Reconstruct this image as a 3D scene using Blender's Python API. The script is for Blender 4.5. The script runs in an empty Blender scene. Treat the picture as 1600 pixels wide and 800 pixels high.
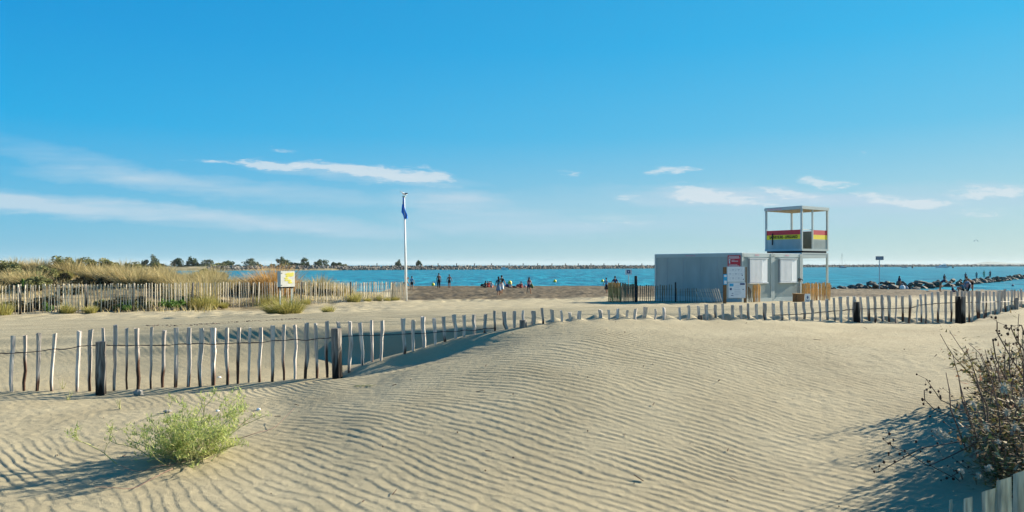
import bpy, bmesh, math, random
import numpy as np
from mathutils import Vector, Matrix, noise as mnoise
R = math.radians
rnd = random.Random(7)
SC = bpy.context.scene
COL = SC.collection
F = 1150.0; CX = 800.0; HY = 414.0; CZ = 2.75      # focal length in photo pixels, horizon row, eye height over the sea
SUN_A = R(29.5); SUN_E = R(22.0)

def P(u, y, Z):
    return Vector(((u-CX)/F*Z, Z, CZ-(y-HY)*Z/F))

# ------------------------------------------------------------------ helpers
def tag(o, label=None, cat=None, group=None, kind=None):
    if label: o['label'] = label
    if cat: o['category'] = cat
    if group: o['group'] = group
    if kind: o['kind'] = kind
    return o
def empty(name, loc, rz=0.0, **k):
    o = bpy.data.objects.new(name, None); COL.objects.link(o)
    o.location = loc; o.rotation_euler = (0, 0, rz); o.empty_display_size = .2
    return tag(o, **k)
class MB:
    def __init__(s): s.v = []; s.f = []; s.sm = False
    def add(s, vs, fs):
        n = len(s.v); s.v += [tuple(v) for v in vs]; s.f += [tuple(i+n for i in f) for f in fs]; return s
    def box(s, x0, x1, y0, y1, z0, z1, m=None):
        vs = [(x, y, z) for z in (z0, z1) for x, y in ((x0, y0), (x1, y0), (x1, y1), (x0, y1))]
        if m is not None: vs = [m @ Vector(v) for v in vs]
        return s.add(vs, [(3, 2, 1, 0), (4, 5, 6, 7), (0, 1, 5, 4), (1, 2, 6, 5), (2, 3, 7, 6), (3, 0, 4, 7)])
    def loft(s, rings, cap=True):
        n = len(rings[0]); vs = [p for r in rings for p in r]; fs = []
        for k in range(len(rings)-1):
            for i in range(n):
                j = (i+1) % n
                fs.append((k*n+i, k*n+j, (k+1)*n+j, (k+1)*n+i))
        if cap:
            fs.append(tuple(range(n))[::-1]); fs.append(tuple((len(rings)-1)*n+i for i in range(n)))
        return s.add(vs, fs)
    def tube(s, pts, r, n=6):
        pts = [Vector(p) for p in pts]
        rs = r if isinstance(r, (list, tuple)) else [r]*len(pts)
        rings = []
        for i, p in enumerate(pts):
            d = (pts[min(i+1, len(pts)-1)]-pts[max(i-1, 0)])
            d = d.normalized() if d.length > 1e-9 else Vector((0, 0, 1))
            a = d.orthogonal() if abs(d.z) < .9 else Vector((1, 0, 0))
            a = (a-d*a.dot(d)).normalized(); b = d.cross(a)
            rings.append([p+(a*math.cos(t)+b*math.sin(t))*rs[i] for t in [2*math.pi*k/n for k in range(n)]])
        return s.loft(rings)
    def ell(s, c, r, n=10, m=7, rot=None, jit=0, rg=None):
        c = Vector(c); rings = []
        for k in range(m+1):
            t = math.pi*k/m; t = min(max(t, .08), math.pi-.08)
            ring = []
            for i in range(n):
                a = 2*math.pi*i/n
                v = Vector((r[0]*math.sin(t)*math.cos(a), r[1]*math.sin(t)*math.sin(a), -r[2]*math.cos(t)))
                if jit: v *= 1+(rg or rnd).uniform(-jit, jit)
                if rot is not None: v = rot @ v
                ring.append(c+v)
            rings.append(ring)
        return s.loft(rings)
    def build(s, name, mat, parent=None, smooth=False, loc=None):
        me = bpy.data.meshes.new(name); me.from_pydata(s.v, [], s.f); me.update()
        if smooth: me.polygons.foreach_set('use_smooth', [True]*len(me.polygons))
        if mat: me.materials.append(mat)
        o = bpy.data.objects.new(name, me); COL.objects.link(o)
        if parent is not None: o.parent = parent
        if loc is not None: o.location = loc
        return o
def copy_tree(o, parent=None):
    c = o.copy(); COL.objects.link(c)
    if parent is not None: c.parent = parent
    for ch in [x for x in KIDS.get(o.name, [])]: copy_tree(ch, c)
    return c
KIDS = {}

# ------------------------------------------------------------------ materials
def mat(name, base, rough=.8, spec=.3, var=.12, scale=8.0, stretch=(1, 1, 1), bump=0.0, bscale=None, metal=0.0, coord='Object', col2=None, trans=0.0):
    m = bpy.data.materials.new(name); m.use_nodes = True
    N = m.node_tree.nodes; L = m.node_tree.links; b = N['Principled BSDF']
    b.inputs['Roughness'].default_value = rough; b.inputs['Specular IOR Level'].default_value = spec
    b.inputs['Metallic'].default_value = metal
    tc = N.new('ShaderNodeTexCoord'); mp = N.new('ShaderNodeMapping'); mp.inputs['Scale'].default_value = stretch
    L.new(tc.outputs[coord], mp.inputs[0])
    nz = N.new('ShaderNodeTexNoise'); nz.inputs['Scale'].default_value = scale; nz.inputs['Detail'].default_value = 5
    L.new(mp.outputs[0], nz.inputs['Vector'])
    cr = N.new('ShaderNodeValToRGB'); cr.color_ramp.elements[0].position = .3; cr.color_ramp.elements[1].position = .7
    c2 = col2 if col2 else tuple(c*(1+var) for c in base); c1 = base if col2 else tuple(c*(1-var) for c in base)
    cr.color_ramp.elements[0].color = (*c1, 1); cr.color_ramp.elements[1].color = (*c2, 1)
    L.new(nz.outputs['Fac'], cr.inputs[0]); L.new(cr.outputs[0], b.inputs['Base Color'])
    if bump:
        n2 = N.new('ShaderNodeTexNoise'); n2.inputs['Scale'].default_value = bscale or scale*3; n2.inputs['Detail'].default_value = 4
        L.new(mp.outputs[0], n2.inputs['Vector'])
        bp = N.new('ShaderNodeBump'); bp.inputs['Strength'].default_value = 1; bp.inputs['Distance'].default_value = bump
        L.new(n2.outputs['Fac'], bp.inputs['Height']); L.new(bp.outputs[0], b.inputs['Normal'])
    return m
def leaf_mat(name, stops, trans=.3):
    m = bpy.data.materials.new(name); m.use_nodes = True
    N = m.node_tree.nodes; L = m.node_tree.links; b = N['Principled BSDF']
    b.inputs['Roughness'].default_value = .7; b.inputs['Specular IOR Level'].default_value = .2
    g = N.new('ShaderNodeNewGeometry'); cr = N.new('ShaderNodeValToRGB')
    e = cr.color_ramp.elements
    while len(e) < len(stops): e.new(.5)
    for i, c in enumerate(stops): e[i].position = i/(len(stops)-1); e[i].color = (*c, 1)
    L.new(g.outputs['Random Per Island'], cr.inputs[0]); L.new(cr.outputs[0], b.inputs['Base Color'])
    t = N.new('ShaderNodeBsdfTranslucent'); L.new(cr.outputs[0], t.inputs['Color'])
    mx = N.new('ShaderNodeMixShader'); mx.inputs[0].default_value = trans
    L.new(b.outputs[0], mx.inputs[1]); L.new(t.outputs[0], mx.inputs[2]); L.new(mx.outputs[0], N['Material Output'].inputs[0])
    return m

def nd(N, t, **k):
    n = N.new(t)
    for a, v in k.items(): setattr(n, a, v)
    return n
def mth(N, L, op, a, b=None, c=None, clamp=False):
    n = N.new('ShaderNodeMath'); n.operation = op; n.use_clamp = clamp
    for i, v in enumerate((a, b, c)):
        if v is None: continue
        if isinstance(v, (int, float)): n.inputs[i].default_value = v
        else: L.new(v, n.inputs[i])
    return n.outputs[0]

def wood_mat(name, top, top2, low, lowfrac=.35):
    """split chestnut: long streaks, the part that sits in wet sand stained brown"""
    m = bpy.data.materials.new(name); m.use_nodes = True
    N = m.node_tree.nodes; L = m.node_tree.links; b = N['Principled BSDF']
    b.inputs['Roughness'].default_value = .85; b.inputs['Specular IOR Level'].default_value = .2
    tc = N.new('ShaderNodeTexCoord'); oi = N.new('ShaderNodeObjectInfo')
    mp = N.new('ShaderNodeMapping'); mp.inputs['Scale'].default_value = (1, 1, .09)
    ad = N.new('ShaderNodeVectorMath'); ad.operation = 'ADD'
    L.new(tc.outputs['Object'], mp.inputs[0]); L.new(mp.outputs[0], ad.inputs[0])
    rs = mth(N, L, 'MULTIPLY', oi.outputs['Random'], 50.0); L.new(rs, ad.inputs[1])
    n1 = nd(N, 'ShaderNodeTexNoise'); n1.inputs['Scale'].default_value = 55; n1.inputs['Detail'].default_value = 6
    L.new(ad.outputs[0], n1.inputs['Vector'])
    cr = N.new('ShaderNodeValToRGB'); cr.color_ramp.elements[0].position = .32; cr.color_ramp.elements[1].position = .68
    cr.color_ramp.elements[0].color = (*top2, 1); cr.color_ramp.elements[1].color = (*top, 1)
    L.new(n1.outputs['Fac'], cr.inputs[0])
    sp = N.new('ShaderNodeSeparateXYZ'); L.new(tc.outputs['Generated'], sp.inputs[0])
    n2 = nd(N, 'ShaderNodeTexNoise'); n2.inputs['Scale'].default_value = 9
    L.new(ad.outputs[0], n2.inputs['Vector'])
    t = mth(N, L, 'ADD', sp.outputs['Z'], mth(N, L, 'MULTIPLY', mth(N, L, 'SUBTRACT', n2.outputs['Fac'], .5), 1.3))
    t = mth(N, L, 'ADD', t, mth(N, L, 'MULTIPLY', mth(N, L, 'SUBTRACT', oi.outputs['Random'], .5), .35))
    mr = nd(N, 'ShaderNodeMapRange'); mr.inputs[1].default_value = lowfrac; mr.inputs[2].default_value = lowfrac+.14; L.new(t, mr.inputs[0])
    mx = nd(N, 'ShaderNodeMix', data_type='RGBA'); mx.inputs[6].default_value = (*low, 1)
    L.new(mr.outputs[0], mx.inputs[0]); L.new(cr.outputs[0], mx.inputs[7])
    hs = N.new('ShaderNodeHueSaturation'); L.new(mx.outputs[2], hs.inputs['Color'])
    L.new(mth(N, L, 'ADD', mth(N, L, 'MULTIPLY', oi.outputs['Random'], .5), .75), hs.inputs['Value'])
    L.new(hs.outputs[0], b.inputs['Base Color'])
    bp = N.new('ShaderNodeBump'); bp.inputs['Distance'].default_value = .012; bp.inputs['Strength'].default_value = .9
    L.new(n1.outputs['Fac'], bp.inputs['Height']); L.new(bp.outputs[0], b.inputs['Normal'])
    return m

M = {}
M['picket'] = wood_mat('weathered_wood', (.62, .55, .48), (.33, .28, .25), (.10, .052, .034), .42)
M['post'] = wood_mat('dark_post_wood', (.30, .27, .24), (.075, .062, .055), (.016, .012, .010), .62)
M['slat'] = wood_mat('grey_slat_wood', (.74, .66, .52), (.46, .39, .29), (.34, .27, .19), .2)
M['fresh'] = wood_mat('fresh_chestnut', (.72, .44, .16), (.45, .24, .08), (.35, .17, .06), .2)
M['dull_shaded'] = wood_mat('dull_shaded_chestnut', (.30, .22, .13), (.16, .11, .07), (.10, .07, .05), .2)  # dark chestnut; on the left fences the cabin's shade is put into it
M['tar'] = mat('tarred_wood', (.02, .02, .022), .8, bump=.01)
M['wire'] = mat('rusty_wire', (.06, .05, .05), .6, metal=.4)
M['wall'] = mat('painted_steel', (.33, .385, .375), .55, .4, .10, 2.2, (1, 1, .35))
M['frame'] = mat('frame_steel', (.42, .48, .475), .45, .4, .04, 3)
M['white'] = mat('white_paint', (.78, .80, .80), .5, .4, .03, 4)
M['shut'] = mat('shutter_white', (.80, .82, .84), .45, .4, .03, 4)
M['shade_joint'] = mat('slat_shade_and_joint', (.34, .38, .42), .5, .4, .03, 4)  # shade between the slats put into the backing colour; also dark wall joints
M['inner'] = mat('inner_panel', (.22, .22, .17), .7, .3, .1, 4)
M['red'] = mat('red_paint', (.55, .03, .05), .5, .4, .06, 5)
M['yellow'] = mat('yellow_paint', (.85, .66, .02), .5, .4, .05, 5)
M['black'] = mat('black_paint', (.012, .012, .014), .6, .3)
M['pink'] = mat('faded_pink_print', (.60, .33, .38), .6, .3)
M['paper'] = mat('printed_paper', (.66, .72, .78), .35, .5, .05, 9)
M['print'] = mat('pale_grey_print', (.40, .48, .58), .5, .3)
M['navy'] = mat('navy_print', (.04, .08, .20), .5, .3)
M['blue'] = mat('blue_print', (.05, .36, .62), .5, .3)
M['brown'] = mat('brown_board', (.20, .11, .05), .8, .2, .2, 12)
M['steel'] = mat('galvanised_pole', (.55, .57, .58), .4, .5, .05, 10, metal=.3)
M['polewhite'] = mat('white_pole', (.72, .74, .74), .4, .5, .04, 10)
M['flag'] = mat('blue_flag_cloth', (.02, .17, .72), .7, .2, .3, 6)
M['flagw'] = mat('white_flag_cloth', (.7, .72, .75), .8, .2)
M['gull'] = mat('gull_white', (.8, .8, .8), .8, .2)
M['gullg'] = mat('gull_grey', (.10, .10, .12), .8, .2)
M['orange'] = mat('buoy_yellow', (.85, .60, .02), .4, .5, .05, 6)
M['rock'] = mat('jetty_rock', (.05, .048, .045), .85, .3, .4, 1.6, bump=.08, bscale=3, col2=(.13, .12, .10))
M['farrock'] = mat('pale_rock', (.07, .065, .06), .9, .2, .4, .25, bump=.3, bscale=1, col2=(.27, .24, .20), coord='Object')
M['stone'] = mat('grey_stone', (.30, .28, .25), .9, .2, .2, 20, bump=.01)
M['cloud'] = None
M['grass'] = leaf_mat('dry_grass', [(.38, .29, .13), (.52, .41, .20), (.42, .34, .17), (.62, .52, .28), (.26, .23, .11), (.22, .21, .08)], .35)
M['grasso'] = leaf_mat('orange_grass', [(.46, .26, .08), (.60, .37, .13), (.40, .25, .09), (.62, .42, .18)], .35)
M['grassg'] = leaf_mat('green_grass', [(.20, .22, .06), (.38, .33, .10), (.28, .28, .08), (.50, .42, .16)], .35)
M['green'] = leaf_mat('green_leaf', [(.05, .12, .025), (.10, .20, .04), (.16, .24, .06), (.07, .15, .04)], .25)
M['olive'] = leaf_mat('olive_leaf', [(.12, .14, .05), (.22, .22, .09), (.17, .19, .08), (.28, .26, .13)], .25)
M['tree'] = leaf_mat('tree_leaf', [(.025, .05, .018), (.05, .085, .03), (.08, .11, .045), (.035, .06, .025)], .15)
M['treel'] = leaf_mat('grey_tree_leaf', [(.07, .10, .06), (.12, .15, .09), (.09, .12, .07), (.16, .18, .11)], .15)
M['bark'] = mat('bark', (.10, .08, .06), .9, .1)
M['shrub'] = leaf_mat('pale_green_leaf', [(.30, .38, .10), (.44, .50, .16), (.22, .31, .08), (.56, .55, .20), (.36, .45, .17)], .4)
M['stem'] = mat('pale_stem', (.36, .36, .16), .8, .2, .2, 10)
M['dstem'] = mat('dry_stem', (.17, .11, .085), .85, .2, .3, 14)
M['bushleaf'] = leaf_mat('bush_leaf', [(.06, .05, .025), (.18, .18, .05), (.40, .33, .16), (.13, .08, .05), (.52, .43, .28), (.26, .14, .10), (.12, .12, .035), (.30, .27, .10)], .25)
M['seed'] = mat('seed_fluff', (.52, .47, .38), .95, .1)
M['seedd'] = mat('dark_seed', (.07, .035, .025), .9, .1)
M['hill'] = mat('far_hill', (.10, .13, .09), .9, .1, .2, .002)

# ------------------------------------------------------------------ terrain
def pchip(x, y, q):
    x = np.asarray(x, float); y = np.asarray(y, float); h = np.diff(x); d = np.diff(y)/h
    m = np.zeros_like(y)
    if len(x) > 2:
        w1 = 2*h[1:]+h[:-1]; w2 = h[1:]+2*h[:-1]; ok = d[:-1]*d[1:] > 0
        with np.errstate(all='ignore'): hm = (w1+w2)/(w1/d[:-1]+w2/d[1:])
        m[1:-1] = np.where(ok, hm, 0)
    m[0] = d[0]; m[-1] = d[-1]
    q = np.clip(q, x[0], x[-1]); i = np.clip(np.searchsorted(x, q)-1, 0, len(h)-1)
    t = (q-x[i])/h[i]; hh = h[i]
    return ((1+2*t)*(1-t)**2*y[i]+t*(1-t)**2*hh*m[i]+t*t*(3-2*t)*y[i+1]+t*t*(t-1)*hh*m[i+1])
# fence distance along the picture columns
FU = [-400, 0, 300, 520, 700, 850, 1100, 1340, 1500, 1600, 1750, 2100]
FZ = [8.9, 9.2, 9.45, 9.85, 10.15, 10.5, 11.1, 11.8, 12.4, 13.8, 16.0, 20]
def fenceZ(u): return pchip(FU, FZ, np.asarray(u, float))
# (distance, row) when the second value is > 100, else (distance, height relative to the eye)
COLS = {
 -900: [(.3, -1.5), (9, -1.6), (14, -1.4), (30, -2.0), (45, -.8), (60, -.1), (90, -1), (130, -3.4), (170, -5)],
 0: [(.3, -1.5), (4.6, -1.53), (7, -1.55), (9.2, 610), (10.2, 588), (11.6, 553), (13, 528), (15, 517), (19, 509), (24, 504.5), (29.7, 492), (36, -1.75), (42, -1.3), (50, -.85), (58, -.35), (75, -.5), (95, -1.8), (130, -3.4), (170, -5)],
 150: [(.3, -1.5), (4.6, -1.52), (7, -1.54), (9.3, 610), (10.1, 592), (11.4, 556), (12.8, 526), (15, 514), (19, 507), (24, 503), (31.3, 488), (38, -1.7), (43, -1.3), (50, -1.0), (58, -.7), (75, -.8), (95, -1.9), (130, -3.4), (170, -5)],
 300: [(.3, -1.5), (4.6, -1.51), (7, -1.52), (9.45, 603), (10.1, 592), (11.2, 556), (12.6, 520), (15, 511), (19, 505), (25, 500), (34.7, 483), (40, -1.85), (45, -1.5), (52, -1.2), (60, -1.1), (75, -1.6), (95, -2.6), (130, -3.4), (170, -5)],
 420: [(.3, -1.5), (4.6, -1.5), (7, -1.5), (9.6, 596), (10.7, 578), (11.4, 552), (12.2, 517), (12.5, 513), (17, 505), (24, 497), (38.9, 476.5), (45, -1.8), (52, -1.6), (60, -2.2), (75, -3.0), (95, -3.3), (130, -3.6), (170, -5)],
 520: [(.3, -1.5), (4.6, -1.48), (7, -1.42), (8.8, 596), (9.85, 590), (10.7, 576), (11.2, 563), (12.0, 516), (12.2, 513), (16, 504), (22, 496), (30, 486), (42.7, 473.5), (50, -2.05), (58, -2.15), (75, -2.8), (95, -3.3), (130, -3.6), (170, -5)],
 580: [(.3, -1.5), (4.6, -1.465), (7, -1.36), (8.8, 589), (9.5, 584.5), (9.75, 576), (9.97, 565), (10.55, -1.41), (11.1, -1.46), (11.8, 515.5), (12.05, 512.5), (16, 503), (22, 494.3), (31, 483.5), (45, 471.3), (56, -2.2), (75, -2.78), (94, -3.05), (110, -3.3), (130, -3.6), (170, -5)],
 640: [(.3, -1.5), (4.6, -1.45), (7, -1.31), (8.7, 578.5), (9.35, 578), (9.72, 572), (10.05, 550), (10.6, -1.28), (10.95, -1.36), (11.55, 514.5), (11.8, 512), (16, 502), (22, 492.5), (32, 481), (47.6, 469.5), (60, 462), (75, 453), (93, 447.2), (110, -3.1), (130, -3.6), (170, -5)],
 740: [(.3, -1.5), (4.6, -1.43), (7, -1.24), (8.8, 560), (9.5, 553), (9.82, 545), (10.2, 522), (10.6, -1.05), (10.85, -1.09), (11.3, 508.5), (11.7, 506), (16, 499), (22, 490), (32, 479), (47, 469), (60, 461), (75, 453), (93, 447.2), (110, -3.1), (130, -3.6), (170, -5)],
 830: [(.3, -1.5), (4.6, -1.42), (7, -1.18), (8.8, 545), (9.6, 529), (10.0, 520), (10.45, 507), (11.2, 503.5), (12.5, 499), (16, 494), (22, 487), (32, 477), (46, 468), (60, 461), (75, 453), (93, 447.2), (110, -3.1), (130, -3.6), (170, -5)],
 950: [(.3, -1.5), (4.6, -1.41), (7, -1.14), (9, 530), (10, 508), (10.75, 498), (11.5, 496.5), (13, 493.5), (17, 488.5), (24, 482), (33, 475.5), (42, 469), (55, 462), (75, 453.5), (94, 447.2), (110, -3.1), (130, -3.6), (170, -5)],
 1100: [(.3, -1.5), (4.6, -1.40), (7, -1.13), (9, 530), (10.4, 507), (11.1, 498.5), (11.8, 495.5), (13.5, 492), (18, 486.5), (25, 480), (33, 474.5), (40, 469.5), (55, 462.5), (75, 454), (92, 448.2), (110, -3.1), (130, -3.6), (170, -5)],
 1250: [(.3, -1.5), (4.6, -1.38), (7, -1.14), (9, 530), (10.6, 509), (11.5, 499), (12.2, 496), (14, 491), (18, 485.5), (25, 478.5), (33, 473), (40, 468.5), (55, 461.5), (75, 454), (88, 450), (105, -3.1), (130, -3.6), (170, -5)],
 1340: [(.3, -1.45), (4.6, -1.36), (7, -1.14), (9, 532), (10.8, 511), (11.75, 502.5), (12.4, 497.5), (14, 492), (18, 485), (25, 478.5), (33, 473), (42, 468), (55, 461), (72, 454.5), (82, 452), (95, -3.0), (130, -3.6), (170, -5)],
 1500: [(.3, -1.4), (4.6, -1.27), (7, -1.10), (9, 533), (11, 511), (12.4, 504), (13.1, 498), (15, 490), (19, 482.5), (26, 476.5), (34, 471.5), (42, 467), (55, 460.5), (68, 456.5), (78, 454), (92, -3.0), (130, -3.6), (170, -5)],
 1600: [(.3, -1.3), (4.6, -1.18), (7, -1.04), (9, 528), (11, 505), (12.6, 489), (13.8, 481), (15, 479.5), (20, 475), (26, 472.5), (34, 469.5), (42, 466), (55, 460.5), (66, 457.5), (76, 455.2), (90, -3.0), (130, -3.6), (170, -5)],
 1800: [(.3, -1.2), (4.6, -1.08), (9, -.9), (12, -.85), (17, -.95), (24, -1.3), (40, -1.9), (60, -2.4), (74, -2.75), (90, -3.0), (130, -3.6), (170, -5)],
 2600: [(.3, -1.2), (4.6, -1.08), (9, -.95), (12, -.9), (17, -1.0), (24, -1.3), (40, -1.9), (60, -2.4), (74, -2.75), (90, -3.0), (130, -3.6), (170, -5)],
}
CU = sorted(COLS)
def colz(u0, Z):
    k = COLS[u0]; zs = [a for a, _ in k]
    return pchip(zs, [(-(b-HY)*a/F if b > 100 else b) for a, b in k], Z)
def macro_grid(us, Zs):
    A = np.stack([colz(u, Zs) for u in CU], 0)            # (ncol, nZ)
    out = np.zeros((len(Zs), len(us)))
    x = np.array(CU, float); h = np.diff(x); d = np.diff(A, axis=0)/h[:, None]
    m = np.zeros_like(A); w1 = (2*h[1:]+h[:-1])[:, None]; w2 = (h[1:]+2*h[:-1])[:, None]
    with np.errstate(all='ignore'): hm = (w1+w2)/(w1/d[:-1]+w2/d[1:])
    m[1:-1] = np.where(d[:-1]*d[1:] > 0, hm, 0); m[0] = 0; m[-1] = 0
    us = np.clip(us, x[0], x[-1]); i = np.clip(np.searchsorted(x, us)-1, 0, len(h)-1); t = (us-x[i])/h[i]
    t = t[:, None]; hh = h[i][:, None]
    r = (1+2*t)*(1-t)**2*A[i]+t*(1-t)**2*hh*m[i]+t*t*(3-2*t)*A[i+1]+t*t*(t-1)*hh*m[i+1]
    return r.T
def macro(u, Z): return float(macro_grid(np.array([float(u)]), np.array([float(Z)]))[0, 0])
def Hxy(X, Y): return macro(X/Y*F+CX, Y)+CZ
def findZ(u, y, lo=3.0, hi=100.0):
    Zs = np.linspace(lo, hi, 1500); z = macro_grid(np.array([float(u)]), Zs)[:, 0]
    yy = HY-z*F/Zs; k = np.argmin(np.abs(yy-y)); return float(Zs[k])
def G(u, Z, dz=0.0): return Vector(((u-CX)/F*Z, Z, macro(u, Z)+CZ+dz))
def Gy(u, y, lo=3.0, hi=100.0): return G(u, findZ(u, y, lo, hi))

rg = np.random.default_rng(3)
def vnoise(X, Y, s, seed=0):
    """smooth value noise on arrays"""
    r = np.random.default_rng(seed); T = r.random((256, 256))
    x = X/s+500; y = Y/s+500; xi = np.floor(x).astype(int); yi = np.floor(y).astype(int)
    fx = x-xi; fy = y-yi; fx = fx*fx*(3-2*fx); fy = fy*fy*(3-2*fy)
    a = T[xi % 256, yi % 256]; b = T[(xi+1) % 256, yi % 256]; c = T[xi % 256, (yi+1) % 256]; d = T[(xi+1) % 256, (yi+1) % 256]
    return (a*(1-fx)+b*fx)*(1-fy)+(c*(1-fx)+d*fx)*fy-.5
def sstep(a, b, x):
    t = np.clip((x-a)/(b-a), 0, 1); return t*t*(3-2*t)

def build_ground():
    us = np.concatenate([np.linspace(-900, -60, 90)[:-1], np.arange(-60, 1660, 2.0), np.linspace(1660, 2600, 90)])
    Zs = [.3]
    while Zs[-1] < 170:
        z = Zs[-1]
        Zs.append(z+(.12 if z < 3.6 else min(.0028*z, .021) if z < 19 else min(.024*1.045**((len(Zs)-n19)) , (.0055 if z < 34 else .012)*z)))
        if Zs[-1] < 19: n19 = len(Zs)
    Zs = np.array(Zs)
    H = macro_grid(us, Zs)
    Y = np.repeat(Zs[:, None], len(us), 1); U = np.repeat(us[None, :], len(Zs), 0); X = (U-CX)/F*Y
    fz = fenceZ(us)[None, :]; rel = Y-fz                          # metres beyond the fence
    near = 1-sstep(20, 34, Y)
    H += .018*vnoise(X, Y, 1.7, 5)*near+.008*vnoise(X, Y, .7, 6)*near*sstep(3, 5, Y)
    # wind ripples: narrow band of plane waves in warped coordinates, turned into a phase
    S = .73*X+.68*Y+.04*np.maximum(X, 0)**2+.55*np.exp(-((X+1.2)**2+(Y-8.9)**2)/2.2)+.30*vnoise(X, Y, 2.6, 11)+.14*vnoise(X, Y, .9, 12)+.05*vnoise(X, Y, .4, 13)
    T = .68*X-.73*Y
    c = np.zeros_like(S, dtype=np.float64); s = np.zeros_like(c)
    lam = .089
    for i in range(26):
        kl = 2*math.pi/lam*(1+rg.normal(0, .085)); kt = 2*math.pi/lam*rg.normal(0, .09); ph = rg.random()*6.283
        a = kl*S+kt*T+ph; c += np.cos(a); s += np.sin(a)
    amp = np.sqrt(c*c+s*s)/math.sqrt(26); ph = np.arctan2(s, c)
    p = (ph/(2*math.pi)) % 1.0
    prof = np.where(p < .15, p/.15, (1-p)/.85); prof = prof*prof*(3-2*prof)-.5      # steep side faces the camera side
    w = np.clip(amp*1.5, 0, 1)
    mask = np.ones_like(S)
    mask *= 1-.93*np.exp(-((rel+.3)/.75)**2)*sstep(780, 860, U)*(1-sstep(1480, 1560, U)*.6)     # smooth drift under the buried pickets
    mask *= 1-.97*sstep(-.55, -.15, rel)*(1-sstep(1.9, 2.6, rel))*(1-sstep(760, 860, U))*sstep(330, 400, U)
    mask *= 1-.75*sstep(-.3, .2, rel)*(1-sstep(1.9, 2.6, rel))*(1-sstep(380, 420, U))
    mask *= 1-.8*np.exp(-((U-120)/230)**4)*np.exp(-((Y-7.3)/1.2)**4)
    mask *= 1-.55*np.exp(-((U-1330)/230)**2)*np.exp(-((Y-5.2)/.8)**2)
    mask *= 1-.9*sstep(2.2, 3.4, rel)
    mask *= .75+.9*vnoise(X, Y, 1.3, 21)
    pit = vnoise(X, Y, .033, 81)+.6*vnoise(X, Y, .016, 82)
    H += .0022*pit*sstep(3.2, 3.6, Y)*(1-sstep(7, 11, Y))
    H += .0066*(1+.5*pit)*prof*w*np.clip(mask, 0, 1.3)*(1-sstep(16, 19, Y))
    # broader wind bands on the flat beyond the fence
    c2 = np.zeros_like(S); s2 = np.zeros_like(S)
    S2 = Y+.10*X+.5*vnoise(X, Y, 6, 31)+.12*vnoise(X, Y, 1.6, 32)
    for i in range(14):
        kl = 2*math.pi/.80*(1+rg.normal(0, .10)); kt = 2*math.pi/.80*rg.normal(0, .05)
        a = kl*S2+kt*X+rg.random()*6.283; c2 += np.cos(a); s2 += np.sin(a)
    pr2 = np.cos(np.arctan2(s2, c2))*np.clip(np.sqrt(c2*c2+s2*s2)/math.sqrt(14)*1.4, 0, 1)
    m2 = sstep(1.6, 2.6, rel)*(1-sstep(24, 31, Y))*(.35+.65*sstep(100, 300, U))
    H += .048*pr2*m2
    # little drift cones behind the buried pickets, scour hollows round them
    m3 = np.exp(-((rel-.35)/.42)**2)*sstep(800, 880, U)
    H += .075*m3*(np.cos(X*2*math.pi/.335+1.2*vnoise(X, Y, 1.1, 41)*4)*.5+.2)*(.5+1.1*(vnoise(X, Y, .8, 42)+.5))
    m4 = np.exp(-((rel+.05)/.16)**2)
    H -= .022*m4*(.6+vnoise(X, Y, .35, 43))
    # small ledge of sand along the left part of the fence
    m5 = sstep(-.55, -.42, rel)*(1-sstep(-.16, -.02, rel))*(1-sstep(500, 560, U))
    H += -.035*m5
    # trampled sand
    tr = sstep(23, 30, Y)*(.25+.30*(1-sstep(560, 680, U))+.75*sstep(40, 47, Y)*sstep(600, 660, U))
    H += tr*(.13*vnoise(X, Y*.45, .55, 51)+.09*vnoise(X, Y*.45, .27, 52)+.10*vnoise(X, Y*.4, 1.6, 53))*(1-sstep(84, 92, Y)*.8)
    H += .010*sstep(3.3, 3.8, Y)*vnoise(X, Y, .08, 54)*(1-sstep(8, 12, Y))*np.clip(1.1-mask, 0, 1)
    veg = (1-sstep(330, 600, U))*sstep(31, 38, Y)
    H += veg*(.5*vnoise(X, Y, 5, 61)+.25*vnoise(X, Y, 2, 62))
    wetm = sstep(0, 1, (Y-47)/6+vnoise(X, Y*.3, 2.5, 71)*1.0+.3)*sstep(585, 640, U+60*vnoise(X, Y, 4, 72))
    wet = np.maximum(wetm, sstep(.35, -.02, H+CZ)*0+wetm)
    # build
    nz, nu = H.shape
    V = np.stack([X, Y, H+CZ], -1).reshape(-1, 3).astype(np.float32)
    i = np.arange(nz-1)[:, None]*nu+np.arange(nu-1)[None, :]
    Q = np.stack([i, i+1, i+nu+1, i+nu], -1).reshape(-1, 4).astype(np.int32)
    me = bpy.data.meshes.new('sand_ground')
    me.vertices.add(len(V)); me.vertices.foreach_set('co', V.ravel())
    me.loops.add(len(Q)*4); me.loops.foreach_set('vertex_index', Q.ravel())
    me.polygons.add(len(Q)); me.polygons.foreach_set('loop_start', np.arange(0, len(Q)*4, 4, dtype=np.int32))
    me.polygons.foreach_set('loop_total', np.full(len(Q), 4, dtype=np.int32))
    me.polygons.foreach_set('use_smooth', np.ones(len(Q), dtype=bool))
    me.update(calc_edges=True)
    for nm, arr in (('wet', wet), ('veg', veg)):
        a = me.attributes.new(nm, 'FLOAT', 'POINT'); a.data.foreach_set('value', arr.ravel().astype(np.float32))
    m = bpy.data.materials.new('sand'); m.use_nodes = True; N = m.node_tree.nodes; L = m.node_tree.links; b = N['Principled BSDF']
    b.inputs['Roughness'].default_value = .95; b.inputs['Specular IOR Level'].default_value = .15
    g = N.new('ShaderNodeNewGeometry')
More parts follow.
